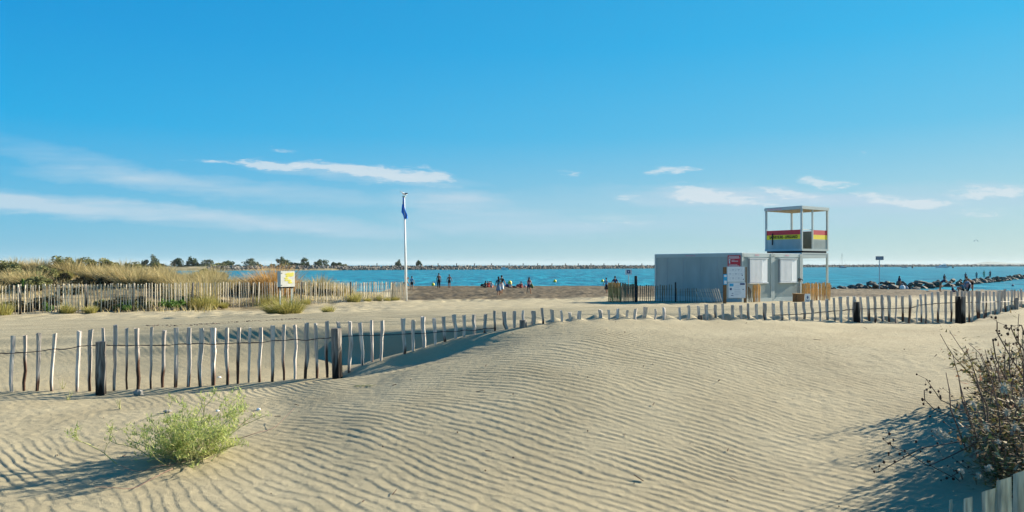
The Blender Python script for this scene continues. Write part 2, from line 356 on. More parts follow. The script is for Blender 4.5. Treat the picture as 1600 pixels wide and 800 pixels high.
    def noise(sc, det=4, st=(1, 1, 1)):
        mp = N.new('ShaderNodeMapping'); mp.inputs['Scale'].default_value = st; L.new(g.outputs['Position'], mp.inputs[0])
        n = N.new('ShaderNodeTexNoise'); n.inputs['Scale'].default_value = sc; n.inputs['Detail'].default_value = det; L.new(mp.outputs[0], n.inputs['Vector']); return n.outputs['Fac']
    def ramp(f, p0, c0, p1, c1):
        r = N.new('ShaderNodeValToRGB'); e = r.color_ramp.elements; e[0].position = p0; e[1].position = p1; e[0].color = (*c0, 1); e[1].color = (*c1, 1); L.new(f, r.inputs[0]); return r.outputs[0]
    def mix(f, a, b_, t='MIX'):
        x = nd(N, 'ShaderNodeMix', data_type='RGBA', blend_type=t)
        if isinstance(f, float): x.inputs[0].default_value = f
        else: L.new(f, x.inputs[0])
        L.new(a, x.inputs[6]); L.new(b_, x.inputs[7]); return x.outputs[2]
    sand = ramp(noise(1.1, 6), .3, (.345, .296, .192), .7, (.43, .374, .25))
    grain = ramp(noise(420, 2), .25, (.70, .68, .64), .7, (1.05, 1.05, 1.05))
    sand = mix(1.0, sand, grain, 'MULTIPLY')
    brown = ramp(noise(.7, 8, (1, .35, 1)), .35, (.075, .057, .035), .65, (.145, .112, .068))
    spots = ramp(noise(3.4, 5, (1, .4, 1)), .36, (.5, .48, .45), .52, (1, 1, 1))
    brown = mix(1.0, brown, spots, 'MULTIPLY')
    vegc = ramp(noise(1.3, 7, (1, .6, 1)), .35, (.08, .062, .033), .62, (.27, .215, .125))
    aw = nd(N, 'ShaderNodeAttribute', attribute_name='wet'); av = nd(N, 'ShaderNodeAttribute', attribute_name='veg')
    c = mix(aw.outputs['Fac'], sand, brown); c = mix(av.outputs['Fac'], c, vegc)
    L.new(c, b.inputs['Base Color'])
    bp = N.new('ShaderNodeBump'); bp.inputs['Distance'].default_value = .006; bp.inputs['Strength'].default_value = .9
    L.new(noise(150, 3), bp.inputs['Height'])
    bp2 = N.new('ShaderNodeBump'); bp2.inputs['Distance'].default_value = .012; bp2.inputs['Strength'].default_value = .5
    L.new(noise(16, 3), bp2.inputs['Height']); L.new(bp.outputs[0], bp2.inputs['Normal']); L.new(bp2.outputs[0], b.inputs['Normal'])
    me.materials.append(m)
    o = bpy.data.objects.new('sand_ground', me); COL.objects.link(o)
    tag(o, 'pale wind rippled sand with a brown trampled beach beyond', 'sand', kind='structure')
build_ground()

# ------------------------------------------------------------------ sea
def build_sea():
    mb = MB(); s = 9000
    xs = [-s, -3000, -500, 0, 500, 3000, s]; ys = [-s, -200, 200, 1000, 4000, s]
    for y in ys:
        for x in xs: mb.v.append((x, y, 0))
    n = len(xs)
    for j in range(len(ys)-1):
        for i in range(n-1): mb.f.append((j*n+i, j*n+i+1, (j+1)*n+i+1, (j+1)*n+i))
    m = bpy.data.materials.new('sea_water'); m.use_nodes = True; N = m.node_tree.nodes; L = m.node_tree.links; b = N['Principled BSDF']
    b.inputs['Specular IOR Level'].default_value = .16; b.inputs['Roughness'].default_value = .3; b.inputs['IOR'].default_value = 1.33
    g = N.new('ShaderNodeNewGeometry')
    def noise(sc, det, st):
        mp = N.new('ShaderNodeMapping'); mp.inputs['Scale'].default_value = st; L.new(g.outputs['Position'], mp.inputs[0])
        n = N.new('ShaderNodeTexNoise'); n.inputs['Scale'].default_value = sc; n.inputs['Detail'].default_value = det; L.new(mp.outputs[0], n.inputs['Vector']); return n.outputs['Fac']
    r = N.new('ShaderNodeValToRGB'); e = r.color_ramp.elements; e[0].position = .38; e[1].position = .62
    e[0].color = (.0, .075, .125, 1); e[1].color = (.003, .235, .31, 1)
    L.new(noise(.75, 7, (.5, .12, 1)), r.inputs[0]); L.new(r.outputs[0], b.inputs['Base Color'])
    b1 = N.new('ShaderNodeBump'); b1.inputs['Distance'].default_value = .55; b1.inputs['Strength'].default_value = 1
    L.new(noise(.9, 6, (1, .45, 1)), b1.inputs['Height'])
    b2 = N.new('ShaderNodeBump'); b2.inputs['Distance'].default_value = 1.6; b2.inputs['Strength'].default_value = 1
    L.new(noise(.16, 4, (1, .5, 1)), b2.inputs['Height']); L.new(b1.outputs[0], b2.inputs['Normal']); L.new(b2.outputs[0], b.inputs['Normal'])
    o = mb.build('sea', m); tag(o, 'calm turquoise sea up to the horizon', 'sea', kind='structure')
build_sea()

# ------------------------------------------------------------------ picket fence in the foreground sand
PK = [(20.2,525.5,17.7,608.7,6.5),(39.3,523.7,39.3,608.7,5.5),(61.5,521,59,608.3,7),(85.5,521,79.2,606.8,6.5),(123.3,517.2,119.7,605.7,6.5),(141.3,515,140.5,607.2,6.5),(161,512,161,608,4.5),(180.4,508,177.7,606.8,5.8),(198.3,512.7,197.2,603.8,5),(214,512.7,216,604.2,7.5),
(237,511,235.2,602,5),(256.2,516,252.8,600.8,6.3),(275.3,512.3,274,601.2,7),(295.7,512,294.2,600.2,6.3),(314.7,512,312.8,599,7.8),(333.9,512,333,598.2,8),(354,512,353.7,597.5,6.3),(373.2,511.7,370.5,596.3,6),(389.9,512.3,388.2,595.5,4),(408,511.7,406.2,593.7,6),
(426,509.2,425.5,592.5,6),(443.5,507,444,591.7,5),(461,507.3,460.7,590.2,6),(479,505.2,477.2,588.7,7.5),(493.7,505.5,495,587.2,5),(511,502,511.4,585.7,6),(529.3,502.8,529.3,586,6),(547.4,502.5,545.8,577.5,6.3),(563.2,504.4,567.5,567.7,6.3),(580.4,500.5,581,564,5),(597.7,501.3,595.7,559.5,5.3),
(629.5,497.7,632,548.7,6.8),(645.4,500,646.8,546.5,6),(660.7,495.2,664,541.2,7.5),(678.7,497,680,536,5.7),(693.7,494.7,695.5,532.2,5.7),(710,491.7,711.4,528.5,5.7),(725.4,492.5,726,523.2,5.3),(740.5,491,741.4,520.2,6.7),(758.7,491.3,757.8,514.2,6),(772.5,485,773,512.7,4.3),(788,487.2,789,510.2,7.5),(803.2,486.2,803.2,507.8,5.7),(817.5,485,817.5,506,3.6),
(833.4,486.2,833.4,506,7),(847,481,848.4,504,4),(862.6,484.2,862,503.7,5.5),(877,485,878,501.3,4),(890.3,488,890.7,499,4.5),(905.6,486.2,905.6,498.6,6),(937.8,484.2,937.5,497.5,6.3),(950.8,484.2,951.5,496,3.6),(965.7,482.8,964.7,495.4,4.6),(980,485,980,495,4.2),(993,482.4,993,496.8,5.4),(1008.6,480,1008,498.6,5.5),
(1024.7,483,1024,495,3.4),(1037,480.6,1037,495,4.6),(1062,480,1062.5,494.4,4.5),(1076,477.5,1076.6,493.7,4.6),(1090.7,478,1091.4,494,4),(1104,475.8,1104.5,496.4,4.6),(1117.3,476,1117.8,496.4,4),(1129.2,474.2,1130.3,497,4.6),(1144,477,1144.4,495.8,4.6),(1157.8,477.2,1158,496,4.6),(1168.4,474.2,1170.5,495.5,4),(1181,474.7,1182.5,495,4.2),(1194.3,473.8,1195,495.5,5.8),(1207.6,474,1209,495.8,5.8),
(1220.3,470.3,1221,492.6,4.6),(1232,472,1233.7,493.3,3.2),(1243,473,1245,495.4,4.8),(1255.4,471.7,1257.7,496,5.3),(1268.7,468.6,1270.4,496,5.3),(1280.4,468.8,1281.8,494.7,3.2),(1292,467.2,1292.4,496,5.3),(1302.2,465.4,1303.8,496,3.2),(1312.7,464.4,1314,497.4,5.5),(1324.4,463.3,1325.4,499.5,4),(1334.7,463,1335.5,500,5.3),
(1344.4,463.7,1346.8,497,4),(1355.4,463.3,1358,497,4.6),(1366.6,463.3,1368.4,497,4.6),(1378.7,461.7,1379.4,496,5.3),(1388.8,462,1389,495,5.3),(1400.5,462,1400.7,495,3.5),(1410,462.6,1411,494,3.8),(1421.9,461.5,1421.5,494,4.5),(1433.7,468,1433.5,494,2.8),(1438,460,1439.6,495,3.2),(1446.5,459.4,1446.5,494,3.2),(1456,457.5,1457,494,3.6),(1465.6,456.2,1466.6,496,4),(1477.5,454.7,1477.5,498,3.8),(1486,454.7,1486,500,3.8),(1495.6,454.7,1495.6,500,3.8),(1503,454.7,1503,498,3.6),(1507,455,1507.5,494,3.6),(1513.7,455,1514,490,4),(1518.7,455,1519,489,3.8),
(1528,455.2,1528.7,488,7.3),(1535.9,457,1536,486,4),(1540.6,454.7,1541,484,2.8),(1547,454.7,1548,482,2.6),(1552.5,456,1555,482,3.6),(1559.6,454.7,1560,481,5.6),(1564.5,454.4,1565.6,480,3.5),(1569.7,452.2,1570.6,480,4),(1575,453.7,1576,480,2.8),(1581,452.9,1581,480,3.2),(1585.6,452.2,1585.6,480,2.8),(1591,453,1592,480,2.4),(1595,451.9,1596,480,4),(1603,451.5,1603,479,3.5),(1609,451,1609,479,3.5),(1616,451,1616,478,3.5)]
def paling(mb, base, top, w, rgn, n=7, bury=.35, knees=True, thick=.6):
    """irregular split stake, wider at the top"""
    base = Vector(base); top = Vector(top); d = (top-base); bot = base-d.normalized()*bury
    rings = []; jx = jy = 0; ph = rgn.uniform(0, 6.28); m = 5
    kk = rgn.uniform(.25, .75); ka = rgn.uniform(-.35, .35) if knees else 0
    shape = [(rgn.uniform(.8, 1.1)) for _ in range(m)]
    for k in range(n+1):
        t = k/n; p = bot.lerp(top, t)
        ww = w*(.56+.44*(t*t*(3-2*t)))*rgn.uniform(.86, 1.12)
        off = ka*w*math.exp(-((t-kk)/.16)**2)
        jx = rgn.uniform(-.12, .12)*w; jy = rgn.uniform(-.12, .12)*w
        rr = []
        for i in range(m):
            a = 2*math.pi*i/m+ph*.15+.3
            rr.append(p+Vector((math.cos(a)*ww*.55*shape[i]+off+jx, math.sin(a)*ww*.55*thick*shape[i]+jy, (rgn.uniform(-.15, .15)*w if k == n else 0))))
        rings.append(rr)
    mb.loft(rings)
def near_fence():
    root = empty('picket_fence', G(800, fenceZ(800).item() if hasattr(fenceZ(800), 'item') else float(fenceZ(800))),
                 label='weathered grey picket fence half buried along the rippled dune', cat='fence')
    L0 = root.location.copy(); rgn = random.Random(11)
    order = sorted(range(len(PK)), key=lambda i: -(PK[i][3]-PK[i][1])*PK[i][4])
    big = set(order[:100]); rest = MB()
    for i, (ut, yt, ub, yb, w) in enumerate(PK):
        Zf = float(fenceZ(ub))+rgn.uniform(-.02, .02)
        b = G(ub, Zf); t = P(ut, yt, Zf+rgn.uniform(-.03, .03)); t.z = max(t.z, b.z+.08)
        wm = w*Zf/F*1.08
        if i in big:
            mb = MB(); paling(mb, Vector((0, 0, 0)), t-b, wm, rgn)
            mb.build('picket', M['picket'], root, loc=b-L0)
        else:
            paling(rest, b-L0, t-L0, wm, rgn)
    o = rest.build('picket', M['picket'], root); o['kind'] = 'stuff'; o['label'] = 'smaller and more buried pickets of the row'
    def post(ut, yt, ub, yb, w, dz=0.0):
        Zf = float(fenceZ(ub))-.10+dz; b = G(ub, Zf); t = P(ut, yt, Zf); r = w*Zf/F/2
        mb = MB(); rings = []
        for k in range(9):
            q = k/8; p = Vector((0, 0, -.5)).lerp(t-b, q) if True else 0
            rr = r*(1.06-.08*q)
            rings.append([p+Vector((math.cos(a)*rr*rgn.uniform(.93, 1.06), math.sin(a)*rr*rgn.uniform(.93, 1.06), 0)) for a in [2*math.pi*j/12 for j in range(12)]])
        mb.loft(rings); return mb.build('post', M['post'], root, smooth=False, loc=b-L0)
    for a in ((157.5, 534, 157.5, 611.7, 15), (525.2, 513, 528.5, 591, 16), (817.4, 500, 817.4, 514, 11.5), (1094, 492.5, 1094, 501, 7.5), (1339, 471.6, 1338.7, 504.7, 9.5), (1497, 463, 1497, 505, 8.2), (1504.6, 463, 1504.6, 505, 8.2), (1588, 465, 1588, 480, 6)): post(*a)
    for pts in ([(-30,553),(0,552),(20,552),(60,549),(84,545),(100,546),(123,541),(160,539),(180,540),(216,539.5),(256,540),(275,538),(314,536.7),(333,538),(370,536),(408,535.5),(426,532),(444,532),(461,530),(479,532),(500,528.5),(511,528.5),(545,525),(563,524),(598,523.7),(630,522),(660,521),(695,518),(712,518),(726,515.5),(742,516.5),(757,513.5),(775,513)],
                [(1209,492.5),(1245,491),(1257,490.5),(1281,488),(1303,486),(1330,483.5),(1345,482.5),(1380,482),(1411,481.5),(1425,481),(1440,476.5),(1466,474),(1500,472.5),(1540,472),(1600,470),(1630,469)]):
        mb = MB(); pp = []
        for j, (u, y) in enumerate(pts):
            Z = float(fenceZ(u))-.035; pp.append(P(u, y, Z)-L0)
            if j+1 < len(pts):
                u2 = (u+pts[j+1][0])/2; y2 = (y+pts[j+1][1])/2+rgn.uniform(.1, .7); Z = float(fenceZ(u2))-.02; pp.append(P(u2, y2, Z)-L0)
        mb.tube(pp, .0045, 5); mb.tube([p+Vector((0, .055, .004*math.sin(i*2))) for i, p in enumerate(pp)], .004, 5)
        mb.build('wire', M['wire'], root)
near_fence()

# ------------------------------------------------------------------ tall slat fence on the left
F2U = [-60, 0, 230, 400, 635]; F2Z = [29.2, 29.7, 32.5, 38.3, 47.4]; F2B = [493, 492, 485.5, 477, 470]; F2T = [446, 445.5, 443, 441, 441]
def left_fence():
    root = empty('slat_fence', G(300, 34.7), label='long pale chestnut slat fence in front of the grassy dune, ending at the flagpole', cat='fence')
    L0 = root.location.copy(); rgn = random.Random(5); rest = MB(); n = 0
    u = -40.0; us = []
    while u < 634:
        Z = float(np.interp(u, F2U, F2Z)); us.append(u); u += (.128+rgn.uniform(-.03, .03))*F/Z*(1.0 if u < 560 else .8)
    vis = [k for k, u in enumerate(us) if u > -4][:98]
    for k, u in enumerate(us):
        Z = float(np.interp(u, F2U, F2Z)); yt = float(np.interp(u, F2U, F2T))+rgn.uniform(-1.3, 1.3)
        b = G(u, Z); t = P(u+rgn.uniform(-1.2, 1.2), yt, Z); w = .052 if rgn.random() < .8 else .07
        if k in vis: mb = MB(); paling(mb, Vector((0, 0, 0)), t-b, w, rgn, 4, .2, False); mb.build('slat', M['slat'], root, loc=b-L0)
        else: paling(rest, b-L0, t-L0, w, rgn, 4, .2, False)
    # rolled doubled end by the pole
    for k in range(26):
        u = 612+k*.9+rgn.uniform(-.5, .5); Z = 47.0+rgn.uniform(-.3, .25); b = G(u, Z); t = P(u+rgn.uniform(-1.5, 1.5), 441.5+rgn.uniform(-1.5, 2.5), Z)
        paling(rest, b-L0, t-L0, .045, rgn, 4, .2, False)
    o = rest.build('slat', M['slat'], root); o['kind'] = 'stuff'; o['label'] = 'smaller slats of the far right end of the fence'
    for u in (30, 134, 208, 300, 395, 470, 548, 612):
        Z = float(np.interp(u, F2U, F2Z))+.09; b = G(u, Z); t = P(u, float(np.interp(u, F2U, F2T))-.5, Z)
        mb = MB(); mb.tube([Vector((0, 0, -.3)), (t-b)*.5+Vector((.01, 0, 0)), (t-b)+Vector((rgn.uniform(-.05, .12), 0, 0))], [.06, .055, .05], 8)
        mb.build('post', M['post'], root, loc=b-L0)
    for q in (.12, .5, .86):
        pp = []
        for u in range(-40, 640, 6):
            Z = float(np.interp(u, F2U, F2Z))-.03; b = G(u, Z); t = P(u, float(np.interp(u, F2U, F2T)), Z); pp.append(b.lerp(t, q)-L0+Vector((0, 0, rgn.uniform(-.01, .01))))
        mb = MB(); mb.tube(pp, .005, 4); mb.build('wire', M['wire'], root)
left_fence()

# ------------------------------------------------------------------ cabin of white containers and lookout tower
TH = R(35.0); CA = Vector((math.cos(TH), math.sin(TH), 0)); CB = Vector((-math.sin(TH), math.cos(TH), 0))
C0 = Vector(((1159-CX)/F*35.5, 35.5, 0)); zb = CZ-1.74; zt = CZ+.57; CL = 5.75; MW = 2.44
def cm(o): return Matrix.Translation(o) @ Matrix.Rotation(TH, 4, 'Z')
def text_mesh(s, size, name, m, parent, mtx, extrude=.004, sx=1.0, bold=0.0):
    c = bpy.data.curves.new(name, 'FONT'); c.body = s; c.size = size; c.extrude = extrude; c.align_x = 'CENTER'; c.align_y = 'CENTER'; c.offset = bold
    t = bpy.data.objects.new(name, c); COL.objects.link(t)
    dg = bpy.context.evaluated_depsgraph_get(); me = bpy.data.meshes.new_from_object(t.evaluated_get(dg)); bpy.data.objects.remove(t)
    me.transform(mtx @ Matrix.Rotation(R(90), 4, 'X') @ Matrix.Diagonal((sx, 1, 1, 1)))
    me.materials.clear(); me.materials.append(m); o = bpy.data.objects.new(name, me); COL.objects.link(o); o.parent = parent; return o
def cabin():
    h = zt-zb
    for k in range(2):
        o0 = C0+CA*MW*k; o0.z = zb
        r = empty('container_cabin', o0, TH, label=('pale grey container cabin with a shuttered window, long shaded side facing left' if k == 0 else 'pale grey container cabin with a shuttered window, joined to the lookout tower'), cat='cabin', group='container cabins side by side')
        e = .012
        # frame
        mb = MB()
        for x in (e, MW-.12-e):
            for y in (0, CL-.12): mb.box(x, x+.12, y, y+.12, -.4, h)
        mb.box(e+.12, MW-.12-e, 0, .10, h-.17, h-.003); mb.box(e+.12, MW-.12-e, CL-.10, CL, h-.17, h-.003)
        mb.box(e, e+.10, .12, CL-.12, h-.17, h-.003); mb.box(MW-.10-e, MW-e, .12, CL-.12, h-.17, h-.003)
        mb.box(e+.12, MW-.12-e, 0, .10, -.4, .10); mb.box(e, e+.10, .12, CL-.12, -.4, .10)
        mb.build('frame', M['frame'], r)
        cc = MB()
        for x in (e, MW-.16-e):
            for z in (-.38, h-.14): cc.box(x-.004, x+.164, -.012, .03, z, z+.135)
        cc.build('corner_casting', M['wall'], r)
        # front wall with vertical ribs
        mb = MB(); mb.box(e+.12, MW-.12-e, .03, .08, .10, h-.17)
        x = e+.17
        while x < MW-.2: mb.box(x, x+.035, .024, .031, .10, h-.17); x += .085
        mb.build('front_wall', M['wall'], r)
        if k == 0:
            mb = MB(); mb.box(e+.03, e+.08, .12, CL-.12, .10, h-.17)
            sw = mb.build('side_wall', M['wall'], r)
            y = .35+1.12
            while y < CL-.2: jm = MB(); jm.box(e+.020, e+.028, y, y+.018, .10, h-.17); jm.build('panel_joint', M['shade_joint'], sw); y += 1.12
        else:
            mb = MB(); mb.box(MW-.08-e, MW-.03-e, .12, CL-.12, .10, h-.17); mb.build('side_wall', M['wall'], r)
        mb = MB(); mb.box(e+.12, MW-.12-e, CL-.08, CL-.03, .10, h-.17); mb.build('rear_wall', M['wall'], r)
        mb = MB(); mb.box(.03, MW-.03, .02, CL-.02, h-.02, h+.02); mb.build('roof', M['white'], r)
        # shutter: frame in front of the wall, tall narrow slats, a plain leaf at its right
        a, b_, s0, s1 = (.52, 1.93, h-1.44, h-.26) if k == 0 else (.50, 1.93, h-1.44, h-.28)
        bk = MB(); bk.box(a, b_, -.045, .022, s0, s1); sh = MB()
        w = (b_-a-.42)/10
        for i in range(10):
            x = a+.015+i*w; sh.box(x+w*.2, x+w*.76, -.085, -.047, s0+.02, s1-.02)
        sh.box(b_-.40, b_-.015, -.060, -.047, s0+.02, s1-.02)
        sh.box(a-.03, b_+.03, -.10, .02, s1+.002, s1+.035); sh.box(a-.03, b_+.03, -.10, .02, s0-.035, s0-.002)
        so_ = sh.build('shutter', M['shut'], r); bk.build('backing', M['shade_joint'], so_)  # darker backing paints the shade in the slat gaps
        mb = MB()
        for i, (x, w_) in enumerate(((1.02, .09), (1.14, .06), (1.23, .10))): mb.box(x, x+w_, -.008, -.003, h-.115, h-.055+.01*(i % 2))
        mb.build('maker_mark', M['pink'], r)
        if k == 0:
            mb = MB()
            for i, (y, w_) in enumerate(((2.9, .10), (3.05, .16), (3.27, .08), (3.4, .14))): mb.box(e-.008, e-.003, y, y+w_, h-.115, h-.06)
            mb.build('maker_mark', M['pink'], r)
        else:
            mb = MB(); mb.tube([(MW-.20, -.002, .98), (MW-.20, -.16, 1.0), (MW-.20, -.20, .90)], .022, 6); mb.box(MW-.28, MW-.12, -.03, .02, .88, 1.05)
            mb.build('tap', M['black'], r)
cabin()
def tower():
    o0 = C0+CA*MW*2; o0.z = zb; h = zt-zb; D = 2.25; W = 2.42
    top = CZ+(HY-321.5)*38.3/F-zb; fl = h+.02
    r = empty('lookout_tower', o0, TH, label='open lifeguard lookout tower with red and yellow band above the cabins', cat='tower')
    e = .012; s = .09
    def p(x, y, z0, z1, w=s): mb = MB(); mb.box(x, x+w, y, y+w, z0, z1); return mb.build('post', M['frame'], r)
    for x, y in ((e, 0), (W-s, 0), (W-s, D-s), (e, D-s)): p(x, y, -.5, h-.003)
    mb = MB(); mb.box(e, W, 0, .12, h, h+.07) ; mb.box(e+s, W-s, .01, .10, h-.20, h-.003); mb.box(W-.11, W-.01, s, D-s, h-.20, h-.003); mb.box(e+.01, e+.10, s, D-s, h-.20, h-.003); mb.box(e+s, W-s, D-.11, D-.01, h-.20, h-.003)
    mb.box(e, W, D-.12, D, h, h+.07); mb.box(e, e+.12, .12, D-.12, h, h+.07); mb.box(W-.12, W, .12, D-.12, h, h+.07)
    mb.build('lower_beam', M['frame'], r)
    mb = MB(); mb.box(e+.14, W-.14, .03, D-.03, h+.07, h+.17); mb.build('gap_block', M['black'], r)  # black block filling the gap between beam and floor
    f0 = h+.17
    mb = MB(); mb.box(e, W, -.01, D+.01, f0, f0+.11); mb.build('floor', M['frame'], r)
    f1 = f0+.11
    for x, y in ((e, 0), (W-s, 0), (W-s, D-s), (e, D-s)): p(x, y, f1, top-.17)
    p(.98, .01, f1, top-.17, .07)
    # roof: shallow box with fascia, plywood underside
    mb = MB(); mb.box(e-.03, W+.03, -.03, D+.03, top-.16, top-.02); mb.box(e-.01, W+.01, -.01, D+.01, top-.02, top+.01)
    rf = mb.build('roof', M['frame'], r)
    mb = MB(); mb.box(e+.1, W-.1, .1, D-.1, top-.18, top-.163); mb.build('ceiling_panel', mat('plywood', (.42, .36, .24), .8, .2), r)
    # panels: row heights as fractions of the parapet
    ph = f1+.0; b_red1 = f1+1.0
    zr = (b_red1-.25, b_red1); zy = (b_red1-.49, b_red1-.252)
    def panel(x0, x1, y0, y1, ribs):
        mb = MB(); mb.box(x0, x1, y0, y1, f1, zy[0]-.002)
        if ribs:
            z = f1+.05
            while z < zy[0]-.06: mb.box(x0, x1, y0-.006, y0-.001, z, z+.03); z += .065
        mb.build('parapet_panel', M['wall'], r)
        mb = MB(); mb.box(x0, x1, y0, y1, *zy); mb.build('yellow_band', M['yellow'], r)
        mb = MB(); mb.box(x0, x1, y0, y1, *zr); mb.build('red_band', M['red'], r)
    panel(1.05, W-s, .02, .06, True)                       # front, right of the opening
    panel(e+.03, e+.07, s, D-s, False)                     # left side with the lettering
    panel(W-.07, W-.03, s, D-s, False); panel(e+s, W-s, D-.06, D-.02, False)
    mb = MB(); mb.box(e+.075, e+.08, s+.02, D-s-.02, f1+.02, b_red1-.02); mb.build('inner_lining', M['inner'], r)
    mb = MB(); mb.box(W-.08, W-.075, s+.02, D-s-.02, f1+.02, b_red1-.02); mb.box(e+s, W-s, D-.07, D-.065, f1+.02, b_red1-.05); mb.build('inner_lining', M['inner'], r)
    mb = MB(); mb.tube([(e+s, .05, b_red1), (.98, .05, b_red1)], .02, 6); mb.build('handrail', M['frame'], r)
    # lettering on the left side: faces -x of the tower
    tm = Matrix.Translation((e+.026, D/2, (zy[0]+zy[1])/2)) @ Matrix.Rotation(R(-90), 4, 'Z')
    text_mesh('SAUVETEURS - LIFEGUARD', .20, 'lettering', M['black'], r, tm, .004, .72, .006)
    mb = MB(); mb.box(e-.02, e+.01, D-.50, D-.44, f1+.22, zr[0]+.1); mb.build('hanging_strap', M['black'], r)
    mb = MB()
    for i, (y, w_) in enumerate(((1.2, .12), (1.36, .16), (1.56, .10), (1.7, .2), (1.95, .12))): mb.box(e-.036, e-.031, y, y+w_, top-.125, top-.06)
    mb.build('maker_mark', M['pink'], r)
    return r
tower()

def board_pt(u, y, Z): return P(u, y, Z)
def red_sign():
    r = empty('red_sign', C0-CA*.03+CB*.42+Vector((0, 0, CZ+.47)), TH, label='red notice plate with white print at the corner of the container wall', cat='sign')
    # plate facing the viewer's left side of the wall
    mb = MB(); mb.box(-.03, -.012, -.37, .37, -.60+.02, 0); mb.build('plate', M['red'], r)
    mb = MB()
    for z0, z1, a, b in ((-.075, -.045, -.30, .30), (-.15, -.105, -.33, .33), (-.53, -.50, -.32, .3), (-.48, -.455, -.2, .3), (-.30, -.27, -.25, .12), (-.24, -.22, -.05, .12)):
        y = a
        while y < b: mb.box(-.036, -.031, y, min(b, y+.05), z0, z1); y += .065
    mb.box(-.036, -.031, .22, .29, -.40, -.27); mb.box(-.036, -.031, .20, .31, -.25, -.19)
    mb.build('white_print', M['white'], r)
red_sign()

def notice():
    Z = 33.6; z0 = P(1150, 470.5, Z).z
    p0 = P(1150, 470.5, Z); rz = R(8)
    r = empty('notice_board', p0, rz, label='beach notice board with two white printed panels on wooden posts', cat='notice board')
    k = Z/F
    def X(u): return (u-1150)*k/math.cos(rz)
    def H(y): return (470.5-y)*k
    for a, b in ((1130.5, 1134.5), (1164.5, 1167.5)):
        mb = MB(); mb.box(X(a), X(b), .0, .12, -.4, H(417.3)); mb.build('post', M['brown'], r)
    mb = MB(); mb.box(X(1135.3), X(1162.6), -.06, -.02, H(440.2), H(417.0)); a1 = mb.build('upper_panel', M['paper'], r)
    mb = MB(); mb.box(X(1137), X(1164.6), -.06, -.02, H(465.2), H(441.4)); a2 = mb.build('lower_panel', M['paper'], r)
    mb = MB(); mb.box(X(1134.6), X(1165), -.018, .0, H(466), H(416.4)); mb.build('backing', M['frame'], r)
    mb = MB()
    for i in range(5):
        for j in range(3):
            u = 1138+i*4.6; y = 420.5+j*6.6; mb.box(X(u), X(u+3.2), -.066, -.061, H(y+.35+(i+j) % 2), H(y))
            mb.box(X(u+.4), X(u+2.6), -.066, -.061, H(y+2.6), H(y+2.1))
    mb.build('print', M['print'], a1); 
    mb = MB(); mb.box(X(1158.5), X(1160), -.066, -.061, H(431), H(429.4)); mb.box(X(1160.3), X(1161.6), -.066, -.061, H(437.4), H(435.6)); mb.build('dark_print', M['navy'], a1)
    mb = MB(); mb.box(X(1138.5), X(1145), -.066, -.061, H(447.5), H(443)); mb.build('picture', M['blue'], a2)
    mb = MB(); mb.box(X(1155.5), X(1163.4), -.066, -.061, H(445.2), H(442.4)); mb.box(X(1139), X(1142.2), -.066, -.061, H(453.2), H(450)); mb.box(X(1159.5), X(1162), -.066, -.061, H(452.6), H(451.6))
    mb.box(X(1141), X(1144.8), -.066, -.061, H(461.8), H(460.9)); mb.box(X(1142), X(1144.8), -.066, -.061, H(458.6), H(457.8)); mb.build('dark_print', M['navy'], a2)
    mb = MB()
    for j in range(6): mb.box(X(1146.5), X(1157.5-(j*7 % 4)), -.066, -.061, H(447.2+j*2.7), H(446.6+j*2.7))
    mb.build('print', M['print'], a2)
    mb = MB(); mb.box(X(1129.2), X(1135), -.045, -.003, H(445), H(428.2)); s = mb.build('side_plaque', M['blue'], r)
    mb = MB(); mb.box(X(1130), X(1134), -.052, -.047, H(432.6), H(429.6)); mb.box(X(1130), X(1134), -.052, -.047, H(443.4), H(438.4)); mb.build('print', M['paper'], s)
notice()

# little fences round the cabin
def small_fence(name, label, segs, posts, seed, wires=True, ms=None):
    rgn = random.Random(seed); u0 = segs[0]
    root = empty('slat_fence', G(u0[0], u0[2]), label=label, cat='fence', group='chestnut slat fences round the cabin'); L0 = root.location.copy()
    n = 0
    for (ua, ub, Za, Zb, ya, yb_, sp, w, m, lean) in segs:
        u = ua
        while u <= ub:
            t = (u-ua)/max(1e-6, ub-ua); Z = Za+(Zb-Za)*t+rgn.uniform(-.03, .03); b = G(u, Z); yt = ya+(yb_-ya)*t+rgn.uniform(-1, 1)
            tp = P(u+lean+rgn.uniform(-.6, .6), yt, Z)
            mb = MB(); paling(mb, Vector((0, 0, 0)), tp-b, w*rgn.uniform(.8, 1.2), rgn, 4, .15, False, .5); mb.build('slat', M[m], root, loc=b-L0); n += 1
            u += sp*rgn.uniform(.8, 1.2)
        pp = []
        for k in range(9):
            t = k/8; u = ua+(ub-ua)*t; Z = Za+(Zb-Za)*t-.03; b = G(u, Z); pp.append(b.lerp(P(u, ya+(yb_-ya)*t, Z), .75)-L0)
        mb = MB(); mb.tube(pp, .006, 4); mb.tube([p-Vector((0, 0, .45)) for p in pp], .006, 4); mb.build('wire', M['wire'], root)
    for (u, Z, yt, w) in posts:
        b = G(u, Z); tp = P(u, yt, Z); r = w*Z/F/2
        mb = MB(); mb.tube([(0, 0, -.3), tuple((tp-b)*.5), tuple(tp-b)], [r*1.05, r, r*.95], 8); mb.build('post', M['tar'], root, loc=b-L0)
    return n
small_fence('a', 'slat fence with bright orange end left of the cabin, black tarred post in it',
    [(951, 969, 37.6, 36.6, 441.5, 442, 1.7, .075, 'fresh', 0), (970, 990, 36.6, 36.8, 442.5, 444, 1.8, .06, 'dull_shaded', 0), (996, 1053, 36.8, 37.2, 446, 445, 3.6, .05, 'dull_shaded', .3)],  # darker slats carry the cabin's shadow in their colour
    [(993.5, 36.7, 431, 4.6), (1055.5, 37.0, 441, 2.4)], 21)
